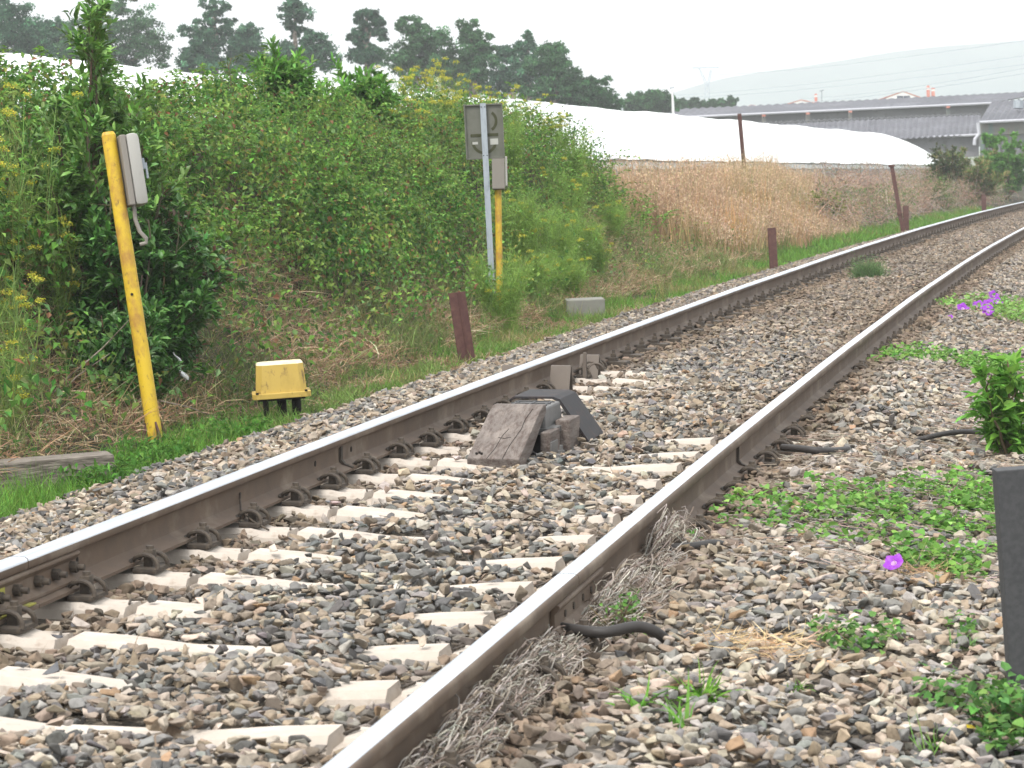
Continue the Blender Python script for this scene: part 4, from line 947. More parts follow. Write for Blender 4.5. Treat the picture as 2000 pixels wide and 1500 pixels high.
o = nb.build('dry_litter', 'straw', origin=(0, 0, 0)); tag(o, 'tangled brown dry stems and dead grass on the lower bank', 'dead grass', kind='stuff')
# small herbs mixed into it
nb = NB(); n = 42000; s = rnd(n, 12.5, 50); u = rnd(n) * .62; P, Nn, lat, z = bank_pt(s, u); q = np.stack([s, u * 4.2, s * 0], 1)
ok = (noise(q, 1.5, 95, 2) > .50) & inview(P) & (rnd(n) < .85); P, Nn, s, q = (a[ok] for a in (P, Nn, s, q)); n = len(P)
hh = rnd(n) ** 1.2 * (.1 + .38 * np.clip(noise(q, 2.5, 99, 1) - .2, 0, 1)); P = P + UP * hh[:, None] + rng.normal(0, .02, (n, 3))
c = colr(np.array([(.12, .20, .05), (.09, .16, .04), (.17, .22, .08), (.10, .15, .07)])[rng.integers(0, 4, n)], n, .25, .08)
leaves(nb, P, unit(rdir(n) + UP * .5), unit(rdir(n) * .7 + UP + Nn * .5), rnd(n, .02, .05), rnd(n, .008, .022), c)
o = nb.build('herb_cover', 'leaf', origin=(0, 0, 0)); tag(o, 'low green herbs growing through the dead grass on the lower bank', 'herbs', kind='stuff')

# green grass strip along the ballast toe
nb = NB(); n = 110000; s = 12 + 80 * rnd(n) ** 1.5; lat = -2.62 - rnd(n) ** 1.1 * 1.15
q = np.stack([s, lat * 1.5, s * 0], 1); z = G(s, lat); P = TR(s, lat, z - .01)
den = np.clip((noise(q, .8, 101, 2) - .36) * 5, 0, 1); den = np.where((s < 17.2) , np.clip(den + .35, 0, 1) * (lat > -3.12), den); den = np.where((s >= 17.2) & (s < 29), den * np.where(lat > -2.85, .45, np.where(s > 24, .6, .18)), den); den = np.where((s > 30), np.clip(den - .1, 0, .7), den)
ok = (rnd(n) < den) & inview(P); P, s, q, lat = P[ok], s[ok], q[ok], lat[ok]; n = len(P)
c = colr(np.where((noise(q, 1.1, 103) > .62)[:, None], np.array([.24, .24, .09]), np.array([.13, .26, .045])), n, .28, .1)
L_ = rnd(n, .06, .17) * np.where(s < 17, 1.1, 1.0) * np.clip(.55 + (-lat - 2.6) * 1.2, .5, 1.3)
blades(nb, P, unit(rdir(n) * .45 + UP), L_, rnd(n, .004, .008) * np.clip(s / 22, 1, 2.4), rdir(n) * .5 - UP * .15, c, 3)
# broader weeds at the toe near the left
m = 7000; s = rnd(m, 12.6, 17.3); lat = -2.62 - rnd(m) ** 1.4 * .55; P = TR(s, lat, G(s, lat) + rnd(m) ** 1.5 * .13); ok = inview(P) & (noise(np.stack([s, lat, s * 0], 1), 2.2, 107) > .45); P = P[ok]; m = len(P)
leaves(nb, P, unit(rdir(m) + UP * .3), unit(rdir(m) * .6 + UP), rnd(m, .025, .06), rnd(m, .012, .03), colr((.085, .20, .035), m, .25, .08))
o = nb.build('verge_grass', 'leaf', origin=(0, 0, 0)); tag(o, 'bright green grass growing along the far edge of the ballast', 'grass', kind='stuff')

# long wispy stems over the brambles and herbs
nb = NB(); n = 30000; s = rnd(n, 12.5, 45); u = rnd(n) * .85; P, Nn, lat, z = bank_pt(s, u); q = np.stack([s, u * 4.2, s * 0], 1)
ok = (noise(q, .9, 201, 2) > .52) & inview(P) & (lat < -3.35); P, Nn, s, u, q = (k_[ok] for k_ in (P, Nn, s, u, q)); n = len(P)
P = P + Nn * (thick(s, u) * .55 * np.clip(u * 3, 0, 1))[:, None]; c = colr(np.array([(.20, .28, .09), (.28, .30, .12), (.36, .30, .16), (.14, .22, .06)])[rng.integers(0, 4, n)], n, .2, .05)
blades(nb, P, unit(rdir(n) * .55 + UP + Nn * .3), rnd(n, .12, .42), rnd(n, .003, .006), rdir(n) * .3 - UP * .15, c, 3)
o = nb.build('wispy_stems', 'leaf', origin=(0, 0, 0)); tag(o, 'pale wispy stems standing among the brambles on the bank', 'grass stems', kind='stuff')

# tall dry grass and dead brambles beyond the sign
nb = NB(); n = 60000; s = 44 + 34 * rnd(n); lat = -3.45 - 2.6 * rnd(n)
q = np.stack([s, lat, s * 0], 1); P = TR(s, lat, G(s, lat)); px, _, _ = proj(P); ok = (px > 1120) & (px < 1680) & (rnd(n) < np.clip((noise(q, .5, 111) + .45), 0, 1)); ok &= rnd(n) < np.clip((-lat - 3.3) * 1.6, .15, 1)
P, s, lat, q, px = P[ok], s[ok], lat[ok], q[ok], px[ok]; n = len(P)
H_ = (.40 + 1.05 * noise(q, 1.1, 113, 2)) * np.clip(.5 + (-lat - 3.4) * .45, .5, 1.15) * rnd(n, .6, 1.1) * np.clip((1760 - px) / 260, .45, 1)
c = colr(np.where((noise(q, .7, 115) > .5)[:, None], np.array([.38, .24, .15]), np.array([.47, .35, .19])), n, .2, .06); g2 = rnd(n) < .45 * (noise(q, .9, 333) > .45); c[g2] = colr((.14, .18, .05), int(g2.sum()))
blades(nb, P, unit(rdir(n) * .18 + UP), H_, rnd(n, .006, .013), rdir(n) * .22, c, 3)
tip = P + UP * H_[:, None] * .93; sel = rnd(n) < .65; m = sel.sum()
for r_ in range(3):
    leaves(nb, tip[sel] + rng.normal(0, .035, (m, 3)) - UP * (.10 * r_ * H_[sel])[:, None], unit(rdir(m) + UP), rdir(m), rnd(m, .03, .07), rnd(m, .012, .022), colr((.52, .38, .26), m, .2, .05))
n = 9000; s = 45 + 24 * rnd(n); lat = -3.6 - 2.2 * rnd(n); q = np.stack([s, lat, s * 0], 1); cl = noise(q, 1.4, 411, 2); P = TR(s, lat, G(s, lat)); px, _, _ = proj(P)
ok = (cl > .50) & (px > 1150) & (px < 1620); P, s, cl, px, q = P[ok], s[ok], cl[ok], px[ok], q[ok]; n = len(P); gz = noise(q, .8, 421) > .60
H_ = rnd(n, .5, 1.05) * (.55 + 1.1 * (cl - .4)) * 1.35 * np.clip((1700 - px) / 220, .5, 1)
blades(nb, P, unit(rdir(n) * .12 + UP), H_ * np.where(gz, .6, 1), rnd(n, .012, .022), rdir(n) * .14, colr(np.where(gz[:, None], np.array([.15, .22, .055]), np.array([.50, .30, .13])), n, .22, .05), 3)
o = nb.build('dry_grass', 'straw', origin=(0, 0, 0)); tag(o, 'tall pinkish tan dry grass standing before the white greenhouse', 'dry grass', kind='stuff')
nb = NB(); n = 5200; s = 58 + 45 * rnd(n); lat = -3.6 - 2.4 * rnd(n); P = TR(s, lat, G(s, lat)); px, _, _ = proj(P)
ok = (px > 1590) & (px < 2150); P, s, lat, px = P[ok], s[ok], lat[ok], px[ok]; n = len(P); k = 7; tt = np.linspace(0, 1, k)[None, :, None]
hm = (.6 + .65 * noise(np.stack([s * .6, lat, s * 0], 1), 1, 117)) * np.where(px < 1720, 1.1, .9)
P = P + UP * (rnd(n) * hm * .8)[:, None]
dr = unit(rdir(n) + UP * .3); L_ = rnd(n, .3, .9)[:, None, None]; path = P[:, None] + dr[:, None] * L_ * tt + rdir(n)[:, None] * L_ * .5 * tt ** 2 - UP * L_ * .35 * tt ** 2
ci = rnd(n) < .5; c = colr(np.where(ci[:, None], np.array([.36, .30, .26]), np.array([.36, .23, .17])), n, .22, .04); strands(nb, path, .006, c, 3)
m = 26000; s = 58 + 45 * rnd(m); lat = -3.5 - 2.6 * rnd(m); q = np.stack([s * .6, lat, s * 0], 1); P = TR(s, lat, G(s, lat)); px, _, _ = proj(P); ok = (px > 1600) & (px < 2150); P, q = P[ok], q[ok]; m = len(P)
P = P + UP * (rnd(m) ** .7 * (.5 + .7 * noise(q, 1, 117)))[:, None]; gsel = (noise(q, 1.3, 119) > .56)[:, None]
leaves(nb, P, unit(rdir(m) + UP * .5), rdir(m), rnd(m, .04, .09), rnd(m, .012, .03), colr(np.where(gsel, np.array([.13, .19, .055]), np.array([.33, .23, .16])), m, .25, .08))
o = nb.build('dead_brambles', 'straw', origin=(0, 0, 0)); tag(o, 'grey and brown dead bramble tangle along the curve', 'dead brambles', kind='stuff')

# ---------------------------------------------------------------- single shrubs and plants
def shrub(name, label, cat, base, nstem, height, spread, nl, ll, lw, col, m='gloss', droop=.2, tips=14, tipr=.16, group=None, lean=(0, 0), shape=None, up=.4, six=True):
    """base in track frame; stems with side twigs, leaves clustered round the twigs"""
    bw = W(base); t = thing(name, label, cat, Matrix.Translation(bw), group); nbs, nbl = NB(), NB()
    cs_, rad_ = [], []
    for i in range(nstem):
        a = rnd(1, 0, 6.28)[0]; r = rnd(1)[0] ** .6 * spread; e = np.array(base) + UP * height * rnd(1, .6, 1.)[0] * (1 - .45 * (r / spread) ** 2) + np.array([math.cos(a) * r + lean[0], math.sin(a) * r + lean[1], 0])
        k = np.linspace(0, 1, 7)[:, None]; p = np.array(base) + (e - base) * k + np.array([math.cos(a), math.sin(a), 0]) * spread * .25 * (k * (1 - k)) + rng.normal(0, .015, (7, 3)) * k
        strands(nbs, p[None], .006 + .006 * height, colr((.13, .10, .065), 1), 5)
        for j in range(tips):
            f = rnd(1, .12, 1)[0]; o_ = p[min(6, int(f * 6))] + (p[min(6, int(f * 6) + 1)] - p[min(6, int(f * 6))]) * (f * 6 % 1)
            dv = unit(rdir(1)[0] * np.array([1, 1, .5]) + UP * up); tl = rnd(1, .5, 1.2)[0] * tipr * 1.6
            strands(nbs, (o_ + dv * tl * np.linspace(0, 1, 4)[:, None])[None], .003, colr((.14, .13, .07), 1), 3)
            cs_.append(np.concatenate([o_, dv])); rad_.append(tl)
    cs_ = np.array(cs_); rad_ = np.array(rad_); w = rng.integers(0, len(cs_), nl); f = rnd(nl) ** .6
    P = cs_[w, :3] + cs_[w, 3:] * (rad_[w] * f)[:, None] + rng.normal(0, .012, (nl, 3)); D = unit(cs_[w, 3:] * .8 + rdir(nl) * .9 + UP * .25)
    Nn = unit(UP + rdir(nl) * .6); c = colr(col if np.ndim(col) == 1 else np.array(col)[rng.integers(0, len(col), nl)], nl, .22, .08) * np.exp(rng.normal(0, .15, len(cs_)))[w][:, None]
    hz = np.clip((P[:, 2] - base[2]) / height, 0, 1)[:, None]
    (leaf6 if six else leaves)(nbl, P, D, Nn, rnd(nl, .7, 1.15) * ll, rnd(nl, .8, 1.15) * lw, c)
    nbl.build('foliage', m, t); nbs.build('stem', 'straw', t); return t
def B(px, lat, ds=0.):
    s = s_of(px, lat) + ds; return TR(s, lat, float(G(np.array([s]), np.array([lat]))[0]))
LAU = [(.055, .145, .028), (.04, .11, .022), (.085, .19, .04)]; LAUT = [(.13, .26, .05), (.09, .19, .04), (.17, .30, .07)]
b = B(262, -3.95); shrub('laurel_shrub', 'dark glossy laurel thicket directly behind the leaning yellow post', 'shrub', b, 46, 1.5, .48, 15000, .085, .034, LAU, tips=16, tipr=.15)
b = B(205, -4.25); shrub('laurel_shrub', 'tall upright laurel with lighter green leaves rising above the bank beside the yellow post top', 'shrub', b + np.array([0, 0, .15]), 30, 2.15, .46, 11500, .095, .034, LAUT, tips=22, tipr=.16, up=1.0)
b = B(203, -4.3); shrub('laurel_sprig', 'thin pale laurel shoot reaching the top picture edge', 'shrub', b + np.array([0, 0, 1.4]), 2, 1.75, .06, 620, .085, .028, [(.18, .30, .08), (.14, .26, .06)], tips=22, tipr=.10, up=1.4)
b = B(330, -3.9); shrub('laurel_shrub', 'lower laurel growth right of the yellow post with some dry leaves', 'shrub', b, 26, 1.45, .36, 8000, .08, .032, LAU + [(.06, .13, .03), (.16, .09, .06)], tips=16, tipr=.15)
b = B(250, -3.75); shrub('laurel_shrub', 'low dark laurel growth at the foot of the thicket behind the yellow post', 'shrub', b, 22, .75, .38, 6000, .075, .03, LAU, tips=14, tipr=.13)
for px, lat, h, sp, lab in ((565, -5.9, .75, .30, 'leafy elder bush rising from the brambles, left of the two'), (715, -5.9, .80, .42, 'leafy elder bush with pale flower heads rising from the brambles, right of the two')):
    b = B(px, lat); shrub('elder_shrub', lab, 'shrub', b + np.array([0, 0, .15]), 16, h, sp, 3600, .12, .036, [(.11, .26, .04), (.14, .30, .06), (.09, .20, .035)], m='leaf', tips=10, tipr=.16)
b = B(455, -5.8); shrub('young_sapling', 'single dark twig of a sapling above the brambles before the greenhouse', 'sapling', b + np.array([0, 0, .3]), 1, .75, .04, 130, .05, .02, [(.10, .15, .05)], m='leaf', tips=14, tipr=.09)

def fennel(base, h, nst, seed_c, label, spread=.18, yel=1.0, feather=1.0, fcol=(.17, .25, .07)):
    bw = W(base); t = thing('fennel_plant', label, 'fennel', Matrix.Translation(bw), 'fennel plants on the bank'); st, fl, fe = NB(), NB(), NB()
    for i in range(nst):
        a = rnd(1, 0, 6.28)[0]; r = rnd(1, .2, 1)[0] * spread; hh = h * rnd(1, .62, 1.0)[0]
        e = np.array(base) + UP * hh + np.array([math.cos(a) * r, math.sin(a) * r, 0]); k = np.linspace(0, 1, 6)[:, None]; p = np.array(base) + (e - base) * k + rng.normal(0, .012, (6, 3)) * k
        strands(st, p[None], .0055, colr(seed_c, 1, .15), 4)
        tops = [e]
        for j in range(6):
            f = rnd(1, .35, .95)[0]; o_ = p[int(f * 5)]; dv = unit(rdir(1)[0] * np.array([1, 1, .2]) + UP * 1.3); tl = hh * rnd(1, .10, .28)[0]
            strands(st, (o_ + dv * tl * np.linspace(0, 1, 4)[:, None])[None], .003, colr(seed_c, 1, .15), 3); tops.append(o_ + dv * tl)
        for tp in tops:
            if rnd(1)[0] < yel:
                m = 12; dd = unit(rdir(m) * np.array([1, 1, .25]) + UP * 1.0); R_ = rnd(1, .03, .055)[0]
                strands(st, tp + dd[:, None] * R_ * np.linspace(0, 1, 2)[None, :, None], .0012, colr(seed_c, m), 3)
                q = np.repeat(tp + dd * R_, 5, 0) + rng.normal(0, .008, (60, 3)); leaves(fl, q, rdir(60), unit(UP + rdir(60) * .5), .014, .012, colr((.50, .48, .07), 60, .2, .08))
        m = int(60 * feather); f = rnd(m, .05, .85); o_ = np.array(base) + (e - base) * f[:, None]; blades(fe, o_ + rng.normal(0, .04, (m, 3)), unit(rdir(m) + UP * .6), rnd(m, .06, .16), .0048, rdir(m) * .4, colr(fcol, m, .2, .06), 2)
    st.build('stem', 'straw', t); fe.build('feathery_foliage', 'leaf', t)
    if fl.n: fl.build('flower_umbel', 'leaf', t)
SC = (.21, .30, .08)
for px, lat, h, ns, ye, lab in ((25, -4.3, 1.75, 9, .22, 'tall pale fennel at the left picture edge'), (75, -4.5, 1.5, 7, .22, 'fennel between the left edge and the tall laurel'), (45, -3.8, 1.0, 9, .08, 'low feathery fennel in the lower left of the bank'),
    (15, -3.7, .8, 8, .08, 'lowest fennel tuft at the left edge above the grass'), (120, -4.3, .9, 6, .12, 'small fennel left of the laurel thicket')):
    fennel(B(px, lat), h, ns, SC, lab, .22, ye, 1.4)
fx = [(775, -5.9, .95), (815, -5.9, .95), (850, -5.8, 1.05), (885, -5.8, .95), (915, -5.7, 1.0), (950, -5.6, .9), (800, -5.5, .6), (870, -5.5, .7), (1000, -5.6, .85), (1040, -5.5, .8), (1075, -5.3, 1.0)]
fl = ['leftmost in the yellow row above the brambles', 'second from left in the yellow row above the brambles', 'third from left in the yellow row above the brambles', 'fourth from left in the yellow row above the brambles', 'directly above the sign plate', 'behind the right edge of the sign plate', 'short one below the left of the yellow row', 'short one below the middle of the yellow row', 'first right of the sign in front of the white film', 'second right of the sign in front of the white film', 'third right of the sign in front of the white film']
for (px, lat, h), lab in zip(fx, fl): fennel(B(px, lat), h, 7, SC, 'yellow fennel ' + lab, .5, .55, .8)
gx = [(988, -3.3, 1.0), (1000, -5.0, 1.35), (1120, -4.9, 1.35), (1010, -4.2, 1.25), (1050, -4.0, 1.3), (1085, -3.9, 1.35), (1110, -4.4, 1.3), (1075, -3.7, .8), (1130, -4.0, .9), (1160, -3.9, .8), (1035, -3.7, .7), (1105, -3.6, .6), (1190, -4.3, .8)]
ol = ['first', 'second', 'third', 'fourth', 'fifth', 'sixth', 'seventh', 'eighth', 'ninth', 'tenth', 'eleventh', 'twelfth', 'thirteenth']
for i, (px, lat, h) in enumerate(gx): fennel(B(px, lat), h, 9, (.15, .25, .07), 'bushy green fennel right of the sign post, %s in that clump' % ol[i], .42, .20, 9.0, (.23, .36, .08))

# shrubs along the curve
def bush(label, px, lat, h, sp, col, nl=9000, ll=.09, lw=.04, m='leaf', nst=26):
    shrub('wild_bush', label, 'shrub', B(px, lat), nst, h, sp, nl, ll, lw, col, m=m, tips=12, tipr=.22, six=False, group='bushes along the curve')
bush('bright green leafy bush at the right end of the greenhouse', 1965, -4.3, 2.9, 1.35, [(.12, .29, .05), (.16, .33, .07)], 24000, .15, .07)
bush('olive green feathery bush left of the bright bush', 1885, -4.2, 2.1, 1.35, [(.17, .24, .07), (.13, .20, .06), (.30, .24, .11)], 16000, .16, .035)
bush('low darker bush at the foot of the greenhouse end', 1845, -4.6, 1.9, .6, [(.06, .10, .035), (.10, .10, .05)], 5000, .13, .06)
bush('yellow green bush in the dry grass', 1607, -4.3, .85, .30, [(.19, .24, .035), (.14, .2, .03)], 3600, .07, .03)
bush('small green bush by the greenhouse wall right of the yellow green bush', 1660, -4.9, .75, .32, [(.09, .14, .05)], 2400, .07, .03)
bush('narrow green sprig bush left of the feathery bush', 1830, -4.0, .95, .25, [(.13, .19, .06)], 2400)
for px, lat, h, lab in ((1605, -4.6, 1.35, 'bare dark weed stalk above the yellow green bush'), (1838, -4.2, 1.75, 'thin leafy stalk at the greenhouse end'), (1806, -4.3, 1.4, 'dark dock stalk against the right end of the greenhouse'), (1330, -4.6, 1.25, 'dark weed stalk in the dry grass left of the tall post'), (1455, -4.6, 1.3, 'dark weed stalk just right of the tall post')):
    shrub('weed_stalk', lab, 'weed', B(px, lat), 2, h, .09, 160, .045, .02, [(.10, .07, .05), (.12, .14, .05)], m='leaf', tips=16, tipr=.08, six=False, up=1.2)
# weed tuft between the rails
s0, l0 = 32.7, -.22; b = TR(s0, l0, -.2); nb = NB(); m = 1500; P = b + np.stack([rng.normal(0, .07, m), rng.normal(0, .09, m), rnd(m) * .02], 1)
blades(nb, P, unit(rdir(m) * .75 + UP), rnd(m, .08, .26), .0055, rdir(m) * .3, colr((.12, .19, .08), m, .25, .08), 3); m = 900; P = b + rng.normal(0, 1, (m, 3)) * np.array([.11, .12, .07]) + UP * .11
leaves(nb, P, unit(rdir(m) + UP * .6), rdir(m), .03, .008, colr((.13, .21, .08), m)); o = nb.build('weed_tuft', 'leaf'); tag(o, 'feathery green weed tuft growing between the rails', 'weed')

# ---------------------------------------------------------------- right side: dead roots, creeping leaves, flowers
def rootmat(nm, lab, s0, s1, l0, l1, n, rise, along=.55):
    nb = NB(); s = rnd(n, s0, s1); l = l0 + (l1 - l0) * rnd(n) ** 1.5; k = 8; tt = np.linspace(0, 1, k)[None, :]
    wv = 1 - np.abs(2 * (s - s0) / (s1 - s0) - 1) ** 3
    L_ = rnd(n, .10, .34)[:, None]; ph = rnd(n, 0, 6.28)[:, None]; S = s[:, None] + L_ * (tt - .5) * along / .55; Lt = l[:, None] + .035 * np.sin(ph + tt * rnd(n, 1.5, 5)[:, None]) + (rnd(n, -.03, .055)[:, None]) * tt * (1 if along > .4 else 1.6)
    Z = G(S.ravel(), Lt.ravel()).reshape(S.shape) + .02 + (rise * wv * rnd(n) * (1 - np.clip((l - l0) / (l1 - l0), 0, 1)) )[:, None] * (.6 + .4 * np.sin(ph + tt * 3)) + .02 * np.sin(ph * 2 + tt * 6)
    path = TR(S, Lt, Z); strands(nb, path, rnd(n, .0009, .0021), colr(np.array([(.42, .37, .32), (.33, .28, .235), (.50, .46, .41), (.24, .19, .15)])[rng.integers(0, 4, n)], n, .15, .03), 4, taper=False)
    o = nb.build(nm, 'straw'); tag(o, lab, 'dead roots', kind='stuff')
rootmat('root_mat', 'thick mat of pale grey dead roots along the foot of the right rail', 5.9, 8.35, .885, .965, 3300, .12)
rootmat('root_mat', 'looser tangle of dead roots hanging by the rail joint', 8.3, 9.6, .90, 1.03, 1000, .13, .4)
rootmat('root_mat', 'bundle of looping dead roots beside the second pipe', 9.7, 10.35, .91, 1.00, 700, .19, .25)
# ground runners and dead twigs
nb = NB(); n = 2600; px = rnd(n, 1230, 2150); py = rnd(n, 900, 1170); P0_ = on(px, py, -.29); s, l = s_lat(P0_); ok = (l > 1.02) & (noise(np.stack([s, l * 2, s * 0], 1), 1.6, 131) > .40)
n2 = 1500; px2 = rnd(n2, 1780, 2200); py2 = rnd(n2, 640, 900); P1_ = on(px2, py2, -.28); s2, l2 = s_lat(P1_); ok2 = l2 > 1.3
s = np.concatenate([s[ok], s2[ok2]]); l = np.concatenate([l[ok], l2[ok2]]); n = len(s); k = 6; tt = np.linspace(0, 1, k)[None, :]; an = rnd(n, 0, 6.28)[:, None]; L_ = rnd(n, .06, .26)[:, None]
S = s[:, None] + np.cos(an) * L_ * tt; Lt = l[:, None] + np.sin(an) * L_ * tt + .03 * np.sin(tt * 5 + an); Z = G(S.ravel(), Lt.ravel()).reshape(S.shape) + .028 + .02 * rnd(n)[:, None]
strands(nb, TR(S, Lt, Z), rnd(n, .0012, .0026), colr(np.array([(.40, .33, .27), (.28, .2, .15), (.46, .41, .35)])[rng.integers(0, 3, n)], n, .2, .04), 3)
o = nb.build('dry_runners', 'straw'); tag(o, 'dry brown runners and twigs scattered on the right hand gravel', 'twigs', kind='stuff')
nb = NB(); n = 210; P = on(rng.normal(1490, 60, n), rng.normal(1345, 14, n), -.30); s, l = s_lat(P); P = TR(s, l, G(s, l) + .03 + .02 * rnd(n)); blades(nb, P, unit(rdir(n) * np.array([1, 1, .25]) + UP * .15), rnd(n, .03, .13), rnd(n, .002, .005), rdir(n) * .4, colr((.60, .44, .26), n, .15, .05), 3)
n = 120; P = on(rng.normal(1810, 35, n), rng.normal(1165, 8, n), -.30); s, l = s_lat(P); P = TR(s, l, G(s, l) + .03 + .02 * rnd(n)); blades(nb, P, unit(rdir(n) * np.array([1, 1, .25]) + UP * .15), rnd(n, .03, .13), rnd(n, .002, .005), rdir(n) * .4, colr((.45, .30, .18), n, .15, .05), 3)
o = nb.build('straw_wisp', 'straw'); tag(o, 'wisps of bleached straw lying on the right foreground gravel', 'straw', kind='stuff')

# creeping leaves (stuff), sampled over patches of ground
nb = NB()
def creep(patches, n, lz=.05, sz=(.024, .042), col=((.14, .29, .055), (.10, .22, .04), (.19, .34, .08)), th=.47, seedn=141):
    per = sum(p[2] * p[3] for p in patches)
    for (cx, cy, rx, ry, dn) in patches:
        m = int(n * rx * ry / per * dn); a = rnd(m, 0, 6.28); r = rnd(m) ** .6; px = cx + rx * r * np.cos(a); py = cy + ry * r * np.sin(a)
        P = on(px, py, -.29); s, l = s_lat(P); q = np.stack([s * 1.5, l * 3, s * 0], 1); ok = (l > .98) & (noise(q, 1.6, seedn) + .25 * (1 - r) > th); s, l = s[ok], l[ok]; m = len(s)
        h = G(s, l) + .03 + rnd(m) ** 1.4 * lz; P = TR(s, l, h); c = colr(np.array(col)[rng.integers(0, len(col), m)], m, .22, .08)
        D = unit(rdir(m) * np.array([1, 1, .35])); Nn = unit(UP + rdir(m) * .5); k = rnd(m, .65, 1.2)
        leaf6(nb, P, D, Nn, rnd(m, *sz) * k, rnd(m, *sz) * .85 * k, c, w1=1.15)
creep([(1880, 1010, 150, 60, 1.3), (1700, 1040, 200, 45, .8), (1500, 1060, 160, 28, .55), (1830, 1120, 160, 30, .9), (1380, 1045, 90, 20, .7), (1900, 1150, 90, 25, .5), (1560, 1100, 160, 22, .25), (2080, 1030, 140, 90, 1.)], 6200)
creep([(1780, 735, 100, 15, 1), (1930, 735, 110, 18, 1), (1680, 750, 50, 7, .6), (2100, 740, 80, 30, 1)], 3400, .06, (.025, .045))
creep([(1960, 625, 90, 20, 1), (1860, 625, 40, 10, .8), (2080, 630, 90, 40, 1)], 3000, .08, (.03, .05), ((.17, .31, .07), (.22, .36, .10)), .3)
creep([(1660, 1300, 90, 22, .8), (1740, 1290, 60, 18, .5), (1330, 1135, 40, 14, .5), (1960, 1430, 60, 60, 1.2), (1850, 1400, 70, 30, .4), (1890, 1275, 60, 20, .25)], 900, .06, (.022, .036), ((.09, .20, .05), (.13, .25, .06)), .4)
creep([(1275, 1035, 22, 20, 1.5)], 130, .12, (.03, .045), ((.17, .33, .05), (.12, .26, .04)), .0)
creep([(1215, 1272, 38, 22, 1.2)], 190, .05, (.014, .022), ((.10, .2, .05),), .0)
o = nb.build('creeping_leaves', 'leaf'); tag(o, 'low bright green creeping morning glory leaves over the right hand gravel', 'ground cover', kind='stuff')

# grass tufts in the foreground
def tuft(label, px, py, n, L0, L1, w, col, z=-.30, flat=.7):
    b = on(px, py, z); s, l = s_lat(b); b = TR(s, l, G(s, l))[0]; nb = NB(); P = b + np.stack([rng.normal(0, .018, n), rng.normal(0, .018, n), np.zeros(n)], 1)
    blades(nb, P, unit(rdir(n) * flat + UP * .8), rnd(n, L0, L1), rnd(n, w * .7, w * 1.3), rdir(n) * .35 - UP * .45, colr(col, n, .18, .06), 4)
    tag(nb.build('grass_tuft', 'leaf'), label, 'grass tuft', 'grass tufts on the right hand gravel')
tuft('broad bladed bright grass tuft at the bottom of the picture', 1370, 1440, 70, .07, .19, .009, (.17, .36, .05))
tuft('smaller bright grass tuft left of the broad one at the bottom', 1245, 1460, 40, .05, .13, .008, (.14, .32, .05))
tuft('upright green shoot with few blades at the bottom', 1330, 1490, 14, .08, .18, .009, (.15, .34, .06), flat=.35)
tuft('thin grass tuft before the right edge post', 1880, 1300, 34, .06, .17, .004, (.18, .33, .10), flat=.4)
tuft('sparse thin grass left of the right edge post foot', 1815, 1480, 16, .06, .16, .005, (.18, .33, .08), flat=.4)
tuft('tiny grass tuft right of the bleached straw', 1560, 1400, 16, .03, .08, .004, (.13, .28, .05))
# leafy weed at the right edge
def leafy(label, px, py, z, h, sp, n, ll, lw, col, ns=8, cat='weed'):
    b = on(px, py, z); s, l = s_lat(b); b = TR(s, l, G(s, l))[0]; shrub('leafy_weed', label, cat, b, ns, h, sp, n, ll, lw, col, m='leaf', tips=9, tipr=.05, up=.3)
leafy('tall leafy bright green weed behind the dark post at the right edge', 1970, 905, -.29, .62, .17, 620, .085, .042, [(.13, .29, .045), (.17, .35, .06), (.10, .23, .035)])
leafy('dark leafy weed at the foot of the dark post in the lower right corner', 1975, 1470, -.32, .14, .09, 170, .045, .03, [(.07, .16, .05), (.10, .2, .06)])
leafy('small ferny weed beside the nearest bent pipe', 1215, 1300, -.28, .10, .06, 150, .02, .012, [(.12, .24, .06)])
# morning glory flowers
def flower(label, px, py, z, face, r=.034):
    b = on(px, py, z); M4 = Matrix.Translation(W(b)); d = Vector(face).normalized(); Q = d.to_track_quat('Z', 'Y').to_matrix().to_4x4()
    t = thing('morning_glory_flower', label, 'flower', M4 @ Q, 'purple morning glory flowers')
    n = 20; prof = [(.10, -.9), (.14, -.5), (.30, -.15), (.62, .05), (1.0, .02)]; vs = []
    for j, (a, h) in enumerate(prof):
        for i in range(n):
            w = 1 + (.09 * math.cos(5 * 2 * math.pi * i / n) if j == 4 else 0); vs.append((r * a * w * math.cos(2 * math.pi * i / n), r * a * w * math.sin(2 * math.pi * i / n), r * h + (.12 * r * math.cos(10 * math.pi * i / n) if j == 4 else 0)))
    g = SB(); g.poly(vs[n * 2:], [(j * n + i, j * n + (i + 1) % n, (j + 1) * n + (i + 1) % n, (j + 1) * n + i) for j in range(2) for i in range(n)]); g.build('petal_disc', ['purple'], t, True)
    g = SB(); g.poly(vs[:n * 3], [(j * n + i, j * n + (i + 1) % n, (j + 1) * n + (i + 1) % n, (j + 1) * n + i) for j in range(2) for i in range(n)]); g.build('throat', ['pale'], t, True)
    g = SB(); g.tube([(0, 0, -.85 * r), (.1 * r, 0, -1.4 * r), (.2 * r, .5 * r, -2.2 * r)], .08 * r, 6); g.build('stalk', ['moss'], t)
flower('large single purple morning glory flower in the creeping leaves', 1745, 1098, -.17, (-.35, -.55, .75), .036)
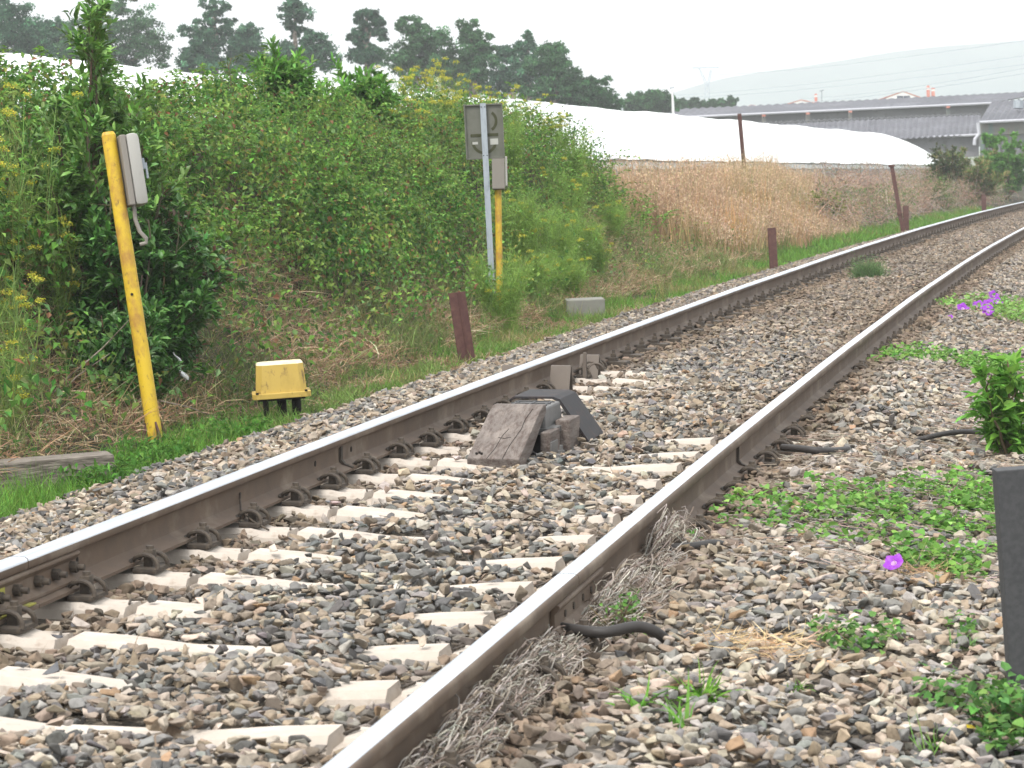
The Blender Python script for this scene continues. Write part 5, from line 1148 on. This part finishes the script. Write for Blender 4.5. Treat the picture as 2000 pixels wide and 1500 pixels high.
for (px, py, lab) in ((1881, 602, 'leftmost of the far purple flower cluster'), (1910, 597, 'second from left in the far purple flower cluster'), (1930, 594, 'middle flower of the far purple flower cluster'), (1948, 589, 'rightmost and largest of the far purple flower cluster'), (1941, 577, 'topmost flower of the far purple flower cluster'), (1930, 606, 'lowest flower on the right of the far purple cluster'), (1856, 620, 'lone small purple flower left of the far cluster')):
    flower(lab, px, py, -.13, (rnd(1, -.5, .4)[0], -.7, .5), .055 if 'lone' not in lab else .025)
n_ = NB(); P = on(np.array([1882.]), np.array([1421.]), -.27); leaf6(n_, P, np.array([[1., .1, .1]]), np.array([[0, -.4, 1.]]), .035, .022, np.array([[.65, .5, .03]])); o = n_.build('fallen_leaf', 'leaf'); tag(o, 'single yellow fallen leaf on the gravel near the right edge post', 'leaf')

# dead branches leaning out of the bank at the left, white rag
def twig(label, pts, d, r):
    q = [Vector(at(px, py, dd)) for (px, py), dd in zip(pts, d)]; g = SB(); g.tube([p - q[0] for p in q], [r * (1 - .6 * i / (len(q) - 1)) for i in range(len(q))], 5); o = g.build('dead_branch', ['bark']); o.location = q[0]; tag(o, label, 'branch')
MT['bark'].node_tree.nodes['RGB'].outputs[0].default_value = (.36, .31, .26, 1)
twig('thin pale dead branch slanting up towards the yellow post, longest', [(60, 815), (130, 740), (200, 680), (262, 615)], (17.4, 17.3, 17.2, 17.1), .008)
twig('second pale dead branch just below the longest one', [(90, 800), (150, 735), (215, 690)], (17.3, 17.2, 17.1), .006)
twig('thin dead stem arching over the litter between yellow post and junction box', [(315, 783), (370, 795), (420, 815), (465, 838)], (17.6, 17.8, 18., 18.2), .005)
twig('curling bare vine stem in the dry grass right of the fennel', [(1300, 420), (1322, 398), (1340, 392), (1345, 412), (1330, 432), (1300, 440)], (52, 52, 52, 52, 52, 52), .012)
g = SB(); bm = bmesh.new(); bmesh.ops.create_grid(bm, x_segments=14, y_segments=30, size=1)
for v in bm.verts:
    x, y = v.co.x, v.co.y; ang = x * 2.6; rr = .018 * (1.2 - .8 * y) * (1 + .3 * math.sin(y * 7)); v.co = (.5 * rr * math.cos(ang) + .012 * math.sin(y * 5), rr * math.sin(ang) * .8, y * .10 + .005 * math.sin(x * 9 + y * 11))
g._bm(bm, 0, 0, None); o = g.build('white_rag', ['cpole'], None, True); o.location = at(352, 715, 18.2); o.rotation_euler = (0, -.3, 0); tag(o, 'dirty white rag of plastic caught in the lower bank', 'rag')

# ---------------------------------------------------------------- haze
g = SB(); g.box((-800, -60, -8), (1000, 1960, 140)); hz = g.build('haze', [MT['soil']])
hm = bpy.data.materials.new('haze_air'); hm.use_nodes = True; N = hm.node_tree.nodes; N.remove(N['Principled BSDF']); vo = N.new('ShaderNodeVolumePrincipled'); vo.inputs['Color'].default_value = (.97, .99, 1, 1); vo.inputs['Density'].default_value = .0008; vo.inputs['Anisotropy'].default_value = 0
hm.node_tree.links.new(vo.outputs[0], N['Material Output'].inputs['Volume']); hz.data.materials.clear(); hz.data.materials.append(hm); tag(hz, kind='stuff'); hz['label'] = 'thin pale summer haze over the fields and far trees'; hz['category'] = 'haze'
